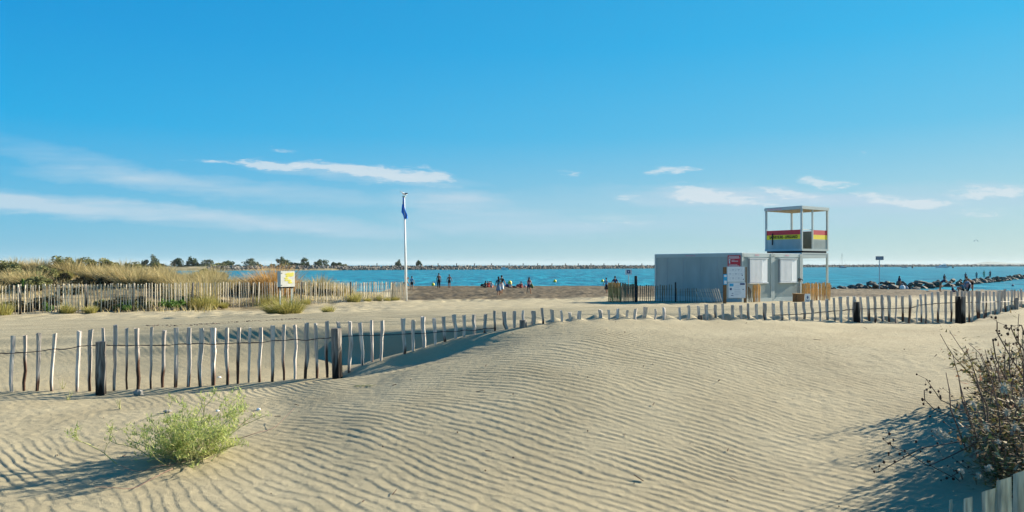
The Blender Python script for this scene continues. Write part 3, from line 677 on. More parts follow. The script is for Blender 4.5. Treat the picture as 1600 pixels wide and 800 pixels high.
small_fence('b', 'collapsing slat fence with leaning thin slats in the shade of the cabin wall',
    [(1058, 1092, 36.6, 35.5, 451, 450, 4.0, .032, 'dull_shaded', -.5), (1094, 1130, 35.4, 34.2, 452, 451, 3.2, .034, 'slat', -7)], [], 22)
small_fence('c', 'short bundle of orange slats leaning under the first cabin window',
    [(1170, 1175, 35.4, 35.4, 447, 450, 2.0, .05, 'dull_shaded', -1.5), (1177, 1189, 35.3, 35.8, 444.5, 444.5, 2.6, .085, 'fresh', 0)], [], 23)
small_fence('d', 'bright orange slat fence closing the space under the lookout tower',
    [(1254, 1278, 37.6, 38.6, 442.5, 442, 1.9, .075, 'fresh', 0), (1280.5, 1297, 38.7, 39.4, 442, 442, 1.9, .075, 'fresh', 0)], [], 24)

# box and small sign by the tower
def crate():
    b = G(1251, 35.6); r = empty('storage_box', b, R(12), label='brown plywood box on the sand at the foot of the tower', cat='box')
    mb = MB(); mb.box(-.20, .20, 0, .36, -.05, .36); mb.build('box_body', M['brown'], r)
    mb = MB(); mb.box(-.215, .215, -.015, .375, .362, .39); mb.build('lid', mat('ply_lid', (.33, .20, .08), .7, .3), r)
crate()
def small_sign():
    b = G(1262, 35.3); r = empty('small_sign', b, R(10), label='small white panel with a dark pictogram beside the brown box', cat='sign')
    mb = MB(); mb.box(-.135, .135, 0, .03, .0, .38); mb.build('panel', M['white'], r)
    mb = MB(); mb.tube([(-.10, .05, -.2), (-.10, .05, .3)], .015, 6); mb.tube([(.10, .05, -.2), (.10, .05, .3)], .015, 6); mb.build('leg', M['steel'], r)
    mb = MB(); mb.add([(-.06, -.006, .20), (.06, -.006, .20), (0, -.006, .30), (-.06, -.002, .20), (.06, -.002, .20), (0, -.002, .30)], [(0, 1, 2), (3, 5, 4), (0, 3, 4, 1), (1, 4, 5, 2), (2, 5, 3, 0)])
    mb.box(-.03, .03, -.006, -.002, .14, .195); mb.box(-.09, .09, -.006, -.002, .07, .085); mb.box(-.07, .07, -.006, -.002, .035, .05); mb.build('pictogram', M['navy'], r)
small_sign()

# ------------------------------------------------------------------ sign on its pole (right) and square sign (centre)
def pole_sign(u, ybase, Z, ytop, ub0, ub1, yb0, yb1, label, kind):
    b = G(u, Z); r = empty('beach_sign', b, 0, label=label, cat='sign'); k = Z/F
    hb = lambda y: (P(u, y, Z).z-b.z)
    mb = MB(); mb.tube([(0, 0, -.4), (0, 0, hb(ytop+.4))], .035 if kind else .045, 8); mb.build('pole', M['steel'], r)
    x0 = (ub0-u)*k; x1 = (ub1-u)*k; z0 = hb(yb1); z1 = hb(yb0)
    mb = MB(); mb.box(x0, x1, -.055, -.037, z0, z1); pl = mb.build('plate', M['white'] if kind else M['frame2'], r)
    if kind:
        mb = MB(); c = (x0+x1)/2; w = (x1-x0)*.26; zc = (z0+z1)/2+.03; mb.box(c-w, c+w, -.062, -.057, zc-w, zc+w); mb.build('blue_square', M['navy'], pl)
        mb = MB(); mb.box(c-w*.35, c+w*.35, -.069, -.064, zc-w*.4, zc+w*.45); mb.build('pale_mark', M['paper'], pl)
    else:
        mb = MB()
        for j in range(3):
            x = x0+.08
            while x < x1-.1: mb.box(x, x+.05, -.062, -.057, z1-.10-j*.10-.05, z1-.10-j*.10); x += .075
        mb.build('print', M['paper'], pl)
M['frame2'] = mat('grey_violet_plate', (.13, .14, .20), .6, .3)  # on the sign, the shade of its back is put into this colour
pole_sign(982, 455, 60, 421, 976.8, 987.2, 421, 429.2, 'small white square sign with dark blue symbol behind the orange slat fence', 1)
pole_sign(1374, 450.5, 79, 400.3, 1368, 1380.2, 400.5, 406.3, 'dark rectangular sign on a tall thin pole by the rock jetty', 0)

# ------------------------------------------------------------------ flagpole, flag, gull
def flag():
    Z = 47.2; b = G(634.8, Z); t = P(631.4, 307.2, Z)
    r = empty('flagpole', b, 0, label='tall white flagpole at the end of the slat fence', cat='flagpole')
    mb = MB(); mb.tube([(0, 0, -.5), tuple((t-b)*.5), tuple(t-b)], [.085, .062, .042], 10); mb.build('pole', M['polewhite'], r, smooth=True)
    mb = MB(); mb.tube([tuple(t-b+Vector((0, 0, -.02))), tuple(t-b+Vector((0, 0, .03)))], .13, 12); mb.build('top_disc', M['frame'], r)
    mb = MB(); mb.tube([tuple(t-b+Vector((.06, -.03, -.05))), tuple((t-b)*.5+Vector((.09, -.03, 0))), (.10, -.06, 1.2)], .006, 4); mb.build('halyard', M['white'], r)
    # limp cloth: strip of vertical folds following traced edge positions
    prof = [(308.5, 629.2, 631.6), (313, 628.9, 631.9), (319, 628.6, 632), (323, 628.0, 632.2), (328, 627.6, 633.3), (331.5, 627.2, 634.8), (334, 629.2, 636.1), (338, 630.6, 636.8), (341, 631.6, 636.6), (341.8, 632.8, 636.2)]
    vs = []; n = 14
    for k, (y, a, c) in enumerate(prof):
        for i in range(n+1):
            q = i/n; u = a+(c-a)*q; p = P(u, y, Z); fold = .09*math.sin(q*9.5+k*.45)*(.5+.5*k/9)+.03*math.sin(q*23+k)
            vs.append(p+Vector((0, fold-.02, 0))-t)
    fs = []
    for k in range(len(prof)-1):
        for i in range(n): fs.append((k*(n+1)+i, k*(n+1)+i+1, (k+1)*(n+1)+i+1, (k+1)*(n+1)+i))
    me = MB(); me.v = [tuple(v) for v in vs]; me.f = fs[:]
    f = me.build('flag', M['flag'], None, smooth=True, loc=t); me2 = f.data; me2.materials.append(M['flagw'])
    for i, p in enumerate(me2.polygons):
        if i < n*2 and (i % n) < 6: p.material_index = 1
    so = f.modifiers.new('thickness', 'SOLIDIFY'); so.thickness = .012
    tag(f, 'limp blue flag with a white corner hanging from the flagpole', 'flag')
    g = empty('seagull', t+Vector((0, 0, .03)), R(200), label='white gull with dark wing tips perched on the flagpole', cat='bird')
    mb = MB(); rings = []
    for (x, z, ra) in ((-.20, .10, .012), (-.12, .12, .05), (0, .15, .075), (.09, .18, .065), (.13, .24, .038), (.16, .28, .042), (.20, .28, .028), (.215, .275, .012)):
        rings.append([Vector((x, math.cos(a)*ra, z+math.sin(a)*ra)) for a in [2*math.pi*j/8 for j in range(8)]])
    mb.loft(rings); mb.tube([(.02, .02, .09), (.02, .02, 0)], .008, 5); mb.tube([(.02, -.02, .09), (.02, -.02, 0)], .008, 5); mb.build('body', M['gull'], g, smooth=True)
    mb = MB()
    for s in (-1, 1): mb.ell((-.10, s*.062, .16), (.14, .016, .045), 8, 5, Matrix.Rotation(R(12), 3, 'Y'))
    mb.build('wings', M['gullg'], g); mb = MB(); mb.tube([(.212, 0, .275), (.26, 0, .262)], [.01, .004], 5); mb.build('beak', M['orange'], g)
flag()

# ------------------------------------------------------------------ cabinet on two legs
def cabinet():
    Z = 28.5; b = G(449, Z); rz = R(48); r = empty('utility_cabinet', b, rz, label='white metal cabinet with yellow emblem on two legs before the slat fence', cat='cabinet')
    z0 = P(449, 448.3, Z).z-b.z; z1 = P(449, 423.6, Z).z-b.z
    mb = MB(); mb.box(-.29, .31, 0, .24, z0, z1); mb.build('cabinet_body', M['frame'], r)
    mb = MB(); mb.box(-.295, .315, -.02, -.002, z0+.005, z1-.005); d = mb.build('door', mat('door_cream', (.50, .50, .46), .5, .3), r)
    m_ = bpy.data.materials.new('yellow_emblem'); m_.use_nodes = True; N = m_.node_tree.nodes; L = m_.node_tree.links; bb = N['Principled BSDF']
    mb = MB()
    blobs = [(.06, z1-.12, .14, .055), (.10, z1-.17, .10, .045), (.00, z1-.2, .06, .035), (-.04, z1-.28, .07, .04), (.04, z1-.36, .09, .04), (.08, z1-.44, .07, .05), (-.05, z1-.36, .045, .03), (.15, z1-.10, .05, .05)]
    for x, z, a, c in blobs:
        mb.ell((x*1.4, -.022, z), (a*1.35, .004, c), 12, 6, jit=.12)
    bb.inputs['Base Color'].default_value = (.52, .47, .07, 1); bb.inputs['Roughness'].default_value = .5
    mb.build('yellow_emblem', m_, d)
    mb = MB()
    for z in (z1-.08, z0+.07): mb.box(-.265, -.24, -.03, -.021, z-.014, z+.014)
    mb.build('screw', M['black'], d)
    for x in (-.24, .26):
        mb = MB(); mb.box(x-.02, x+.02, .10, .14, -.4, z0-.002); mb.build('leg', M['frame'], r)
    mb = MB(); mb.box(-.3, .32, .06, .18, z0-.05, z0-.003); mb.build('bracket', M['tar'], r)
cabinet()

# ------------------------------------------------------------------ vegetation
def blade(mb, b, d, L, w, rgn, seg=3, droop=.5):
    """thin bending leaf: strip of quads"""
    d = d.normalized(); side = d.cross(Vector((0, 0, 1)));
    if side.length < .05: side = Vector((1, 0, 0))
    side = (side.normalized()*math.cos(rgn.uniform(0, 3.1))+Vector((rgn.uniform(-.5, .5), rgn.uniform(-.5, .5), 0))).normalized()
    p = Vector(b); vs = []; n0 = len(mb.v)
    for k in range(seg+1):
        t = k/seg; ww = w*(1-t)*.5+w*.06
        vs += [p-side*ww, p+side*ww]
        d = (d+Vector((d.x*.3, d.y*.3, -droop*.35*t))).normalized(); p = p+d*(L/seg)
    mb.v += [tuple(v) for v in vs]
    for k in range(seg): mb.f.append((n0+2*k, n0+2*k+1, n0+2*k+3, n0+2*k+2))
def tuft_mesh(name, m, n, h, rad, w, seed, droop=.5, spread=.45):
    rgn = random.Random(seed); mb = MB()
    lean = Vector((-.18, -.05, 0))
    for i in range(n):
        a = rgn.uniform(0, 6.283); r = rad*math.sqrt(rgn.random())
        b = Vector((math.cos(a)*r, math.sin(a)*r, -.05)); o = r/rad
        d = Vector((math.cos(a)*spread*o, math.sin(a)*spread*o, 1))+lean+Vector((rgn.uniform(-.18, .18), rgn.uniform(-.18, .18), 0))
        blade(mb, b, d, h*rgn.uniform(.55, 1.1), w, rgn, 3, droop)
    me = bpy.data.meshes.new(name); me.from_pydata(mb.v, [], mb.f); me.materials.append(m); return me
def leafy_mesh(name, m, n, rx, rz, leaf, seed, clumps=9, elong=1.6, base=.45):
    """crown of small leaf faces in uneven clumps"""
    rgn = random.Random(seed); mb = MB(); cs = []
    for i in range(clumps):
        a = rgn.uniform(0, 6.283); q = rgn.random()**.6
        cs.append((Vector((math.cos(a)*rx*.72*q, math.sin(a)*rx*.72*q, rz*(base+(1.35-base)*rgn.random()*(1-.45*q)))), rgn.uniform(.22, .42)*rx, rgn.uniform(.22, .36)*rz))
    for i in range(n):
        c, r1, r2 = cs[rgn.randrange(clumps)]
        v = Vector((rgn.gauss(0, 1), rgn.gauss(0, 1), rgn.gauss(0, 1))).normalized()*(rgn.random()**.4)
        p = c+Vector((v.x*r1, v.y*r1, v.z*r2)); p.z = max(p.z, .02)
        a = Vector((rgn.gauss(0, 1), rgn.gauss(0, 1), rgn.gauss(0, .6))).normalized(); b = a.orthogonal().normalized()
        b = (b*math.cos(rgn.uniform(0, 6))+a.cross(b)*math.sin(rgn.uniform(0, 6))).normalized(); L = leaf*rgn.uniform(.6, 1.4)
        n0 = len(mb.v); mb.v += [tuple(p-a*L*elong*.5), tuple(p+b*L*.35), tuple(p+a*L*elong*.5), tuple(p-b*L*.35)]; mb.f.append((n0, n0+1, n0+2, n0+3))
    me = bpy.data.meshes.new(name); me.from_pydata(mb.v, [], mb.f); me.materials.append(m); return me
def put(name, me, loc, rz, sc, label, cat, group):
    o = bpy.data.objects.new(name, me); COL.objects.link(o); o.location = loc; o.rotation_euler = (0, 0, rz)
    o.scale = sc if isinstance(sc, (tuple, list)) else (sc, sc, sc); return tag(o, label, cat, group)
def veg():
    rgn = random.Random(77)
    gold = [tuft_mesh('grass_tuft', M['grass'], 520, 1.25, .38, .030, 100+i, .55, .5) for i in range(4)]
    orng = [tuft_mesh('grass_tuft', M['grasso'], 620, 1.35, .40, .030, 110+i, .5, .5) for i in range(2)]
    grn = [tuft_mesh('grass_tuft', M['grassg'], 480, .95, .35, .028, 120+i, .55, .5) for i in range(2)]
    low = [tuft_mesh('grass_tuft', M['grass'], 260, .45, .45, .028, 130+i, .6, .6) for i in range(2)]
    bush = [leafy_mesh('leafy_bush', M['green'], 1500, .55, .55, .075, 140+i, 8) for i in range(3)]
    oliv = [leafy_mesh('leafy_bush', M['olive'], 1700, .7, .75, .08, 150+i, 9) for i in range(3)]
    lg = 'tall golden dune grass tuft growing behind the long slat fence'; gg = 'golden grass tufts on the left dune'
    lr = 0
    # crest rows (picture column, distance, size)
    for i in range(54):
        u = rgn.uniform(-60, 345); Z = rgn.choice((rgn.uniform(37, 43), rgn.uniform(47, 58), rgn.uniform(50, 58)))
        if 62 < u < 215 and Z < 47: continue
        if u > 205 and Z > 50: Z -= 6
        s = rgn.choice((rgn.uniform(.5, .8), rgn.uniform(.85, 1.2)))*(1.0 if Z > 44 else .9)
        me = rgn.choice(gold+gold+grn[:1]); put('grass_tuft', me, G(u, Z, -.05), rgn.uniform(-.6, .6), (s*1.25, s*1.25, s), lg, 'grass tuft', gg)
    for (u, Z, s) in ((150, 49, 1.5), (175, 47, 1.5), (190, 46, 1.6), (285, 43, 1.35), (318, 42, 1.5), (330, 44, 1.3), (20, 43, 1.3), (48, 42, 1.4), (250, 46, 1.4), (220, 47, 1.4), (110, 52, 1.6), (95, 53, 1.4)):
        s *= .78; put('grass_tuft', rgn.choice(gold), G(u, Z, -.05), rgn.uniform(-.5, .5), (s*1.2, s*1.2, s), lg, 'grass tuft', gg)
    M['scrub'] = leaf_mat('gap_shade_leaf', [(.045, .04, .02), (.08, .06, .03), (.05, .055, .02), (.13, .10, .05)], .1)  # added scrub, its dark leaves paint the shaded gaps between tufts
    drk = [leafy_mesh('gap_shade_scrub', M['scrub'], 1100, .75, .45, .07, 170+i, 8, 2.2, .2) for i in range(3)]
    for i in range(34):
        u = rgn.uniform(-20, 345); Z = rgn.uniform(34, 54) if i % 2 else rgn.uniform(36, 46)
        if i % 3 == 0: Z = float(np.interp(u, F2U, F2Z))+rgn.uniform(.5, 2.5)
        s = rgn.uniform(.6, 1.2); put('gap_shade_scrub', rgn.choice(drk), G(u, Z, -.08), rgn.uniform(0, 6), (s*1.3, s, s), 'added dark low scrub painting the shaded gaps between the golden tufts of the left dune', 'bush', 'added dark scrub in the gaps of the left dune')
    for (u, Z, s) in ((358, 43, .9), (376, 44, 1.0), (395, 43, .9), (408, 45, 1.1), (452, 47, .9), (470, 46, .9), (488, 48, 1.0), (510, 49, .8)):
        put('gap_shade_scrub', rgn.choice(drk), G(u, Z, -.08), rgn.uniform(0, 6), (s*1.4, s, s), 'added dark low scrub painting the shaded gaps behind the slat fence near the cabinet', 'bush', 'added dark scrub in the gaps near the cabinet')
    # straggling tufts between fence and water, x 340..560
    for (u, Z, s) in ((352, 46, .75), (368, 48, .8), (384, 47, .85), (398, 46, .8), (410, 45, .9), (470, 47, .8), (478, 50, .9), (497, 50, 1.25), (506, 51, 1.0), (520, 52, .95), (533, 50, 1.0), (545, 53, .7), (462, 52, .8)):
        put('grass_tuft', rgn.choice(gold), G(u, Z, -.1), rgn.uniform(-.5, .5), (s*1.1, s*1.1, s), 'smaller dry grass tuft between the slat fence and the water', 'grass tuft', 'low grass tufts by the water')
    for (u, Z, s) in ((425, 43.5, 1.75), (436, 44, 1.6), (414, 44.5, 1.3)):
        put('grass_tuft', rgn.choice(orng), G(u, Z, -.05), rgn.uniform(-.5, .5), (s, s, s*.92), 'big orange grass tuft behind the white cabinet', 'grass tuft', 'orange grass tufts behind the cabinet')
    lb = 'green bushy plant among the golden dune grass'; gb = 'green bushes on the left dune'
    for (u, Z, s, k) in ((28, 47, 1.4, 0), (50, 45, 1.2, 1), (66, 46, 1.3, 0), (38, 41, 1.0, 1), (100, 53, 1.6, 0), (130, 55, 1.5, 0), (165, 55, 1.5, 0), (205, 55, 1.3, 0), (60, 40, 1.1, 0), (12, 52, 1.2, 0), (320, 55, 1.2, 0), (240, 56, 1.4, 0), (345, 58, 1.1, 0)):
        me = (oliv if k == 0 else bush)[rgn.randrange(3)]; put('leafy_bush', me, G(u, Z, -.1), rgn.uniform(0, 6), (s, s, s*.9), lb, 'bush', gb)
    # plants at the foot of the slat fence
    for (u, s, k) in ((74, .62, 1), (100, .35, 0), (160, .55, 0), (186, .6, 1), (198, .7, 1), (210, .5, 0), (256, .75, 1), (270, .7, 1), (284, .8, 1), (296, .75, 0), (232, .5, 0)):
        Z = float(np.interp(u, F2U, F2Z))+rgn.uniform(-.15, .8); me = (oliv if k == 0 else bush)[rgn.randrange(3)]
        put('leafy_bush', me, G(u, Z, -.05), rgn.uniform(0, 6), s, 'low green plant at the foot of the long slat fence', 'bush', 'green plants along the slat fence')
    for (u, dz, s) in ((3, -.3, .75), (105, -.2, .55), (142, -.4, .45), (318, -.3, .9), (330, -.2, .7), (306, -.1, .7), (553, -.3, .8), (410, .3, .7), (428, .4, .8), (590, .2, .5), (618, -.3, .45), (605, -.4, .4), (575, -.2, .4), (350, -.4, .4), (480, -.2, .4)):
        Z = float(np.interp(u, F2U, F2Z))+dz; put('grass_tuft', rgn.choice(grn), G(u, Z, -.04), rgn.uniform(0, 6), s, 'yellow green grass tuft at the foot of the long slat fence', 'grass tuft', 'grass tufts along the slat fence')
    put('grass_tuft', tuft_mesh('grass_tuft', M['grassg'], 900, .85, .42, .022, 160, .5, .6), G(446, 28.6, -.05), .3, (1.25, 1.1, .95), 'big green and yellow grass tuft round the legs of the white cabinet', 'grass tuft', None)
    put('grass_tuft', tuft_mesh('grass_tuft', M['grassg'], 300, .42, .14, .016, 161, .4, .5), G(514, 28.6, -.03), .3, 1.0, 'small lone grass tuft on bare sand right of the white cabinet', 'grass tuft', None)
    # low ground cover on the dune: stuff
    mb = MB()
    for i in range(9000):
        u = rgn.uniform(-80, 600); Z = rgn.uniform(31, 58) if u < 340 else rgn.uniform(float(np.interp(u, F2U, F2Z))+.3, 54)
        if abs(mnoise.noise(Vector(((u-CX)/F*Z*.35, Z*.35, 0)))) < .12 and rgn.random() < .8: continue
        b = G0(u, Z); blade(mb, b-Vector((0, 0, .03)), Vector((rgn.uniform(-.6, .4), rgn.uniform(-.5, .5), 1)), rgn.uniform(.15, .5), .03, rgn, 2, .5)
    o = mb.build('dune_grass', M['grass']); tag(o, 'short dry grass and litter covering the left dune', 'grass', kind='stuff')
    # thread of beach wrack grass on the sand
_us = np.linspace(-100, 640, 75); _Zs = np.linspace(29, 60, 63); _HG = macro_grid(_us, _Zs)
def G0(u, Z):
    a = (u+100)/10; b = (Z-29)/.5; i = min(max(int(a), 0), 73); j = min(max(int(b), 0), 61); fa = a-i; fb = b-j
    z = (_HG[j, i]*(1-fa)+_HG[j, i+1]*fa)*(1-fb)+(_HG[j+1, i]*(1-fa)+_HG[j+1, i+1]*fa)*fb
    return Vector(((u-CX)/F*Z, Z, z+CZ))
veg()

# ------------------------------------------------------------------ foreground shrub
def shrub():
    rgn = random.Random(9); c = G(286, 5.75); root = empty('sand_shrub', c, 0, label='pale green wiry shrub sprawling on the rippled sand', cat='shrub')
    st = MB(); lf = MB()
    def leafcl(p, n, L, sp=.03):
        for _ in range(n):
            q = p+Vector((rgn.gauss(0, sp), rgn.gauss(0, sp), rgn.gauss(0, sp*.7)))
            q.z = max(q.z, .012)
            d = Vector((rgn.gauss(0, 1), rgn.gauss(0, 1), abs(rgn.gauss(.6, .7)))); blade(lf, q, d, L*rgn.uniform(.6, 1.3), .0085, rgn, 1, .1)
    def branch(p, d, L, r, lvl):
        pts = [p.copy()]; n = max(4, int(L/.06))
        for k in range(n):
            d = (d+Vector((rgn.gauss(0, .16), rgn.gauss(0, .16), rgn.gauss(.03, .12)))).normalized(); p = p+d*(L/n)
            if p.z < .01: p.z = .01; d.z = abs(d.z)
            pts.append(p.copy())
            if lvl < 2 and rgn.random() < (.62 if lvl == 0 else .5):
                dd = (d+Vector((rgn.gauss(0, .6), rgn.gauss(0, .6), rgn.uniform(.0, .7)))).normalized(); branch(p.copy(), dd, L*rgn.uniform(.22, .45), r*.6, lvl+1)
            if k > n*.25: leafcl(p, 2 if lvl == 0 else 3, .036, .014)
        leafcl(p, 6, .036, .018)
        st.tube(pts, [r*(1-.6*i/len(pts)) for i in range(len(pts))], 5)
    for i in range(54):
        a = rgn.uniform(0, 6.283); el = rgn.uniform(.05, .85); L = rgn.uniform(.23, .42)*(1.0 if math.cos(a) < .3 else 1.3)
        branch(Vector((rgn.gauss(0, .12), rgn.gauss(0, .10), .01)), Vector((math.cos(a)*math.cos(el), math.sin(a)*math.cos(el)*.9, math.sin(el))), L, .0045, 0)
    st.build('stems', M['stem'], root); lf.build('leaves', M['shrub'], root)
    # long bare runners lying on the sand
    run = MB()
    for pts in ([(290, 705), (330, 690), (370, 688), (400, 684), (430, 672), (460, 652)], [(300, 708), (285, 718), (275, 728), (255, 735), (215, 742), (186, 746)], [(310, 700), (345, 680), (385, 663), (398, 656)], [(270, 735), (240, 755), (205, 768), (150, 782)]):
        pp = []
        for j, (u, y) in enumerate(pts):
            g = Gy(u, y, 3.6, 8.5); pp.append(g-c+Vector((0, 0, .012+.03*(j % 2)+(.05 if j == len(pts)-1 else 0))))
        q = [pp[0]]
        for a_, b_ in zip(pp, pp[1:]):
            for k in (1, 2, 3, 4): q.append(a_.lerp(b_, k/4)+Vector((rgn.gauss(0, .006), rgn.gauss(0, .012), rgn.gauss(0, .004))))
        for _ in range(2): q = [q[0]]+[(q[i-1]+q[i]*2+q[i+1])/4 for i in range(1, len(q)-1)]+[q[-1]]
        run.tube(q, [.0042*(1-.6*i/len(q)) for i in range(len(q))], 5)
    run.build('runner', M['dstem'], root)
shrub()
def sprig(u, y, h, label, n=5, seed=1):
    rgn = random.Random(seed); c = Gy(u, y, 3.6, 12); st = MB()
    for i in range(n):
        d = Vector((rgn.gauss(0, .35), rgn.gauss(0, .35), 1)); p = Vector((0, 0, -.01)); pts = [p]
        for k in range(5): d = (d+Vector((rgn.gauss(0, .15), rgn.gauss(0, .15), 0))).normalized(); p = p+d*h/5*rgn.uniform(.7, 1.1); pts.append(p)
        st.tube(pts, [.004, .004, .003, .003, .002, .0015], 4)
    o = st.build('dry_sprig', M['stem']); o.location = c; tag(o, label, 'sprig')
sprig(98, 607, .16, 'thin dry twig standing by the fence left of the first post', 3, 2)
sprig(106, 625, .14, 'small fan of pale straw stalks on the sand near the left post', 6, 3)
sprig(188, 640, .16, 'pale seedling with few stalks above the green shrub', 5, 4)
def wrack():
    rgn = random.Random(4); mb = MB()
    for i in range(16):
        u = rgn.gauss(563, 10); y = rgn.gauss(604, 1.0)
        mb.tube([Gy(u, y, 8, 10)+Vector((0, 0, .008)), Gy(u+rgn.uniform(3, 8), y+rgn.uniform(-.6, .6), 8, 10)+Vector((0, 0, .012))], .0022, 4)
    c = Vector(mb.v[0]); mb.v = [tuple(Vector(v)-c) for v in mb.v]; o = mb.build('dry_straw', M['stem']); o.location = c; tag(o, 'little heap of dry straw lying right of the dark double post', 'straw')
wrack()
def wrackline():
    rgn = random.Random(41); mb = MB()
    for i in range(900):
        u = rgn.uniform(235, 470); y = float(np.interp(u, [235, 300, 350, 420, 470], [511.5, 510.5, 507, 503, 500.5]))+rgn.gauss(0, .5)
        if u < 330 and rgn.random() < .6: continue
        p = Gfast(u, y)
        if p is None: continue
        L = rgn.uniform(.05, .2); a = rgn.uniform(0, 3.14); d = Vector((math.cos(a)*L, math.sin(a)*L*.6, rgn.uniform(0, .03))); mb.tube([p, p+d], rgn.uniform(.004, .012), 3)
    o = mb.build('wrack_line', M['dstem']); tag(o, 'thin dark line of dried twigs and weed on the sand beyond the fence', 'debris', kind='stuff')
_u2 = np.linspace(230, 475, 50); _Z2 = np.linspace(12.5, 28, 300); _G2 = macro_grid(_u2, _Z2); _Y2 = HY-_G2*F/_Z2[:, None]
def Gfast(u, y):
    i = int(round((u-230)/5)); i = min(max(i, 0), 49); k = int(np.argmin(np.abs(_Y2[:, i]-y))); Z = float(_Z2[k])
    return Vector(((u-CX)/F*Z, Z, float(_G2[k, i])+CZ+.012))
wrackline()
def litter():
    rgn = random.Random(17); mb = MB(); us = np.linspace(60, 1500, 100); Zs = np.linspace(4.2, 11, 200); g = macro_grid(us, Zs)
    for i in range(70):
        a = rgn.randrange(100); b = int(200*rgn.random()**1.3); u = us[a]; Z = Zs[b]
        if Z > float(fenceZ(u))-.3: continue
        p = Vector(((u-CX)/F*Z, Z, g[b, a]+CZ+.006))
        if rgn.random() < .45: L = rgn.uniform(.02, .09); t = rgn.uniform(0, 6.28); mb.tube([p, p+Vector((math.cos(t)*L, math.sin(t)*L, rgn.uniform(0, .02)))], rgn.uniform(.0015, .004), 4)
        else: mb.ell(p, (rgn.uniform(.0025, .006),)*3, 6, 4, jit=.25, rg=rgn)
    o = mb.build('sand_litter', M['seedd']); tag(o, 'tiny dark bits of twig and shell scattered on the dune', 'debris', kind='stuff')
litter()
def stones():
    def st(u, y, r, label, m, seed, flat=.7):
        rgn = random.Random(seed); c = Gy(u, y, 3.6, 12); mb = MB(); mb.ell((0, 0, r*.35), (r, r*.85, r*flat), 9, 6, jit=.14, rg=rgn); o = mb.build('stone', m, smooth=False); o.location = c; tag(o, label, 'stone')
    st(216, 617, .062, 'grey stone lying in front of the fence right of the left post', M['stone'], 1)
    st(262, 645, .045, 'flat bluish stone behind the green shrub', M['stone'], 2, .35)
    st(404, 641, .022, 'small white pebble right of the green shrub', M['white'], 3)
    st(379, 643, .026, 'small dark pebble right of the green shrub', M['seedd'], 4, .4)
    st(340, 643, .018, 'tiny white pebble above the right side of the shrub', M['white'], 5)
    st(343, 591, .024, 'white pebble behind the fence near its left half', M['white'], 6)
stones()

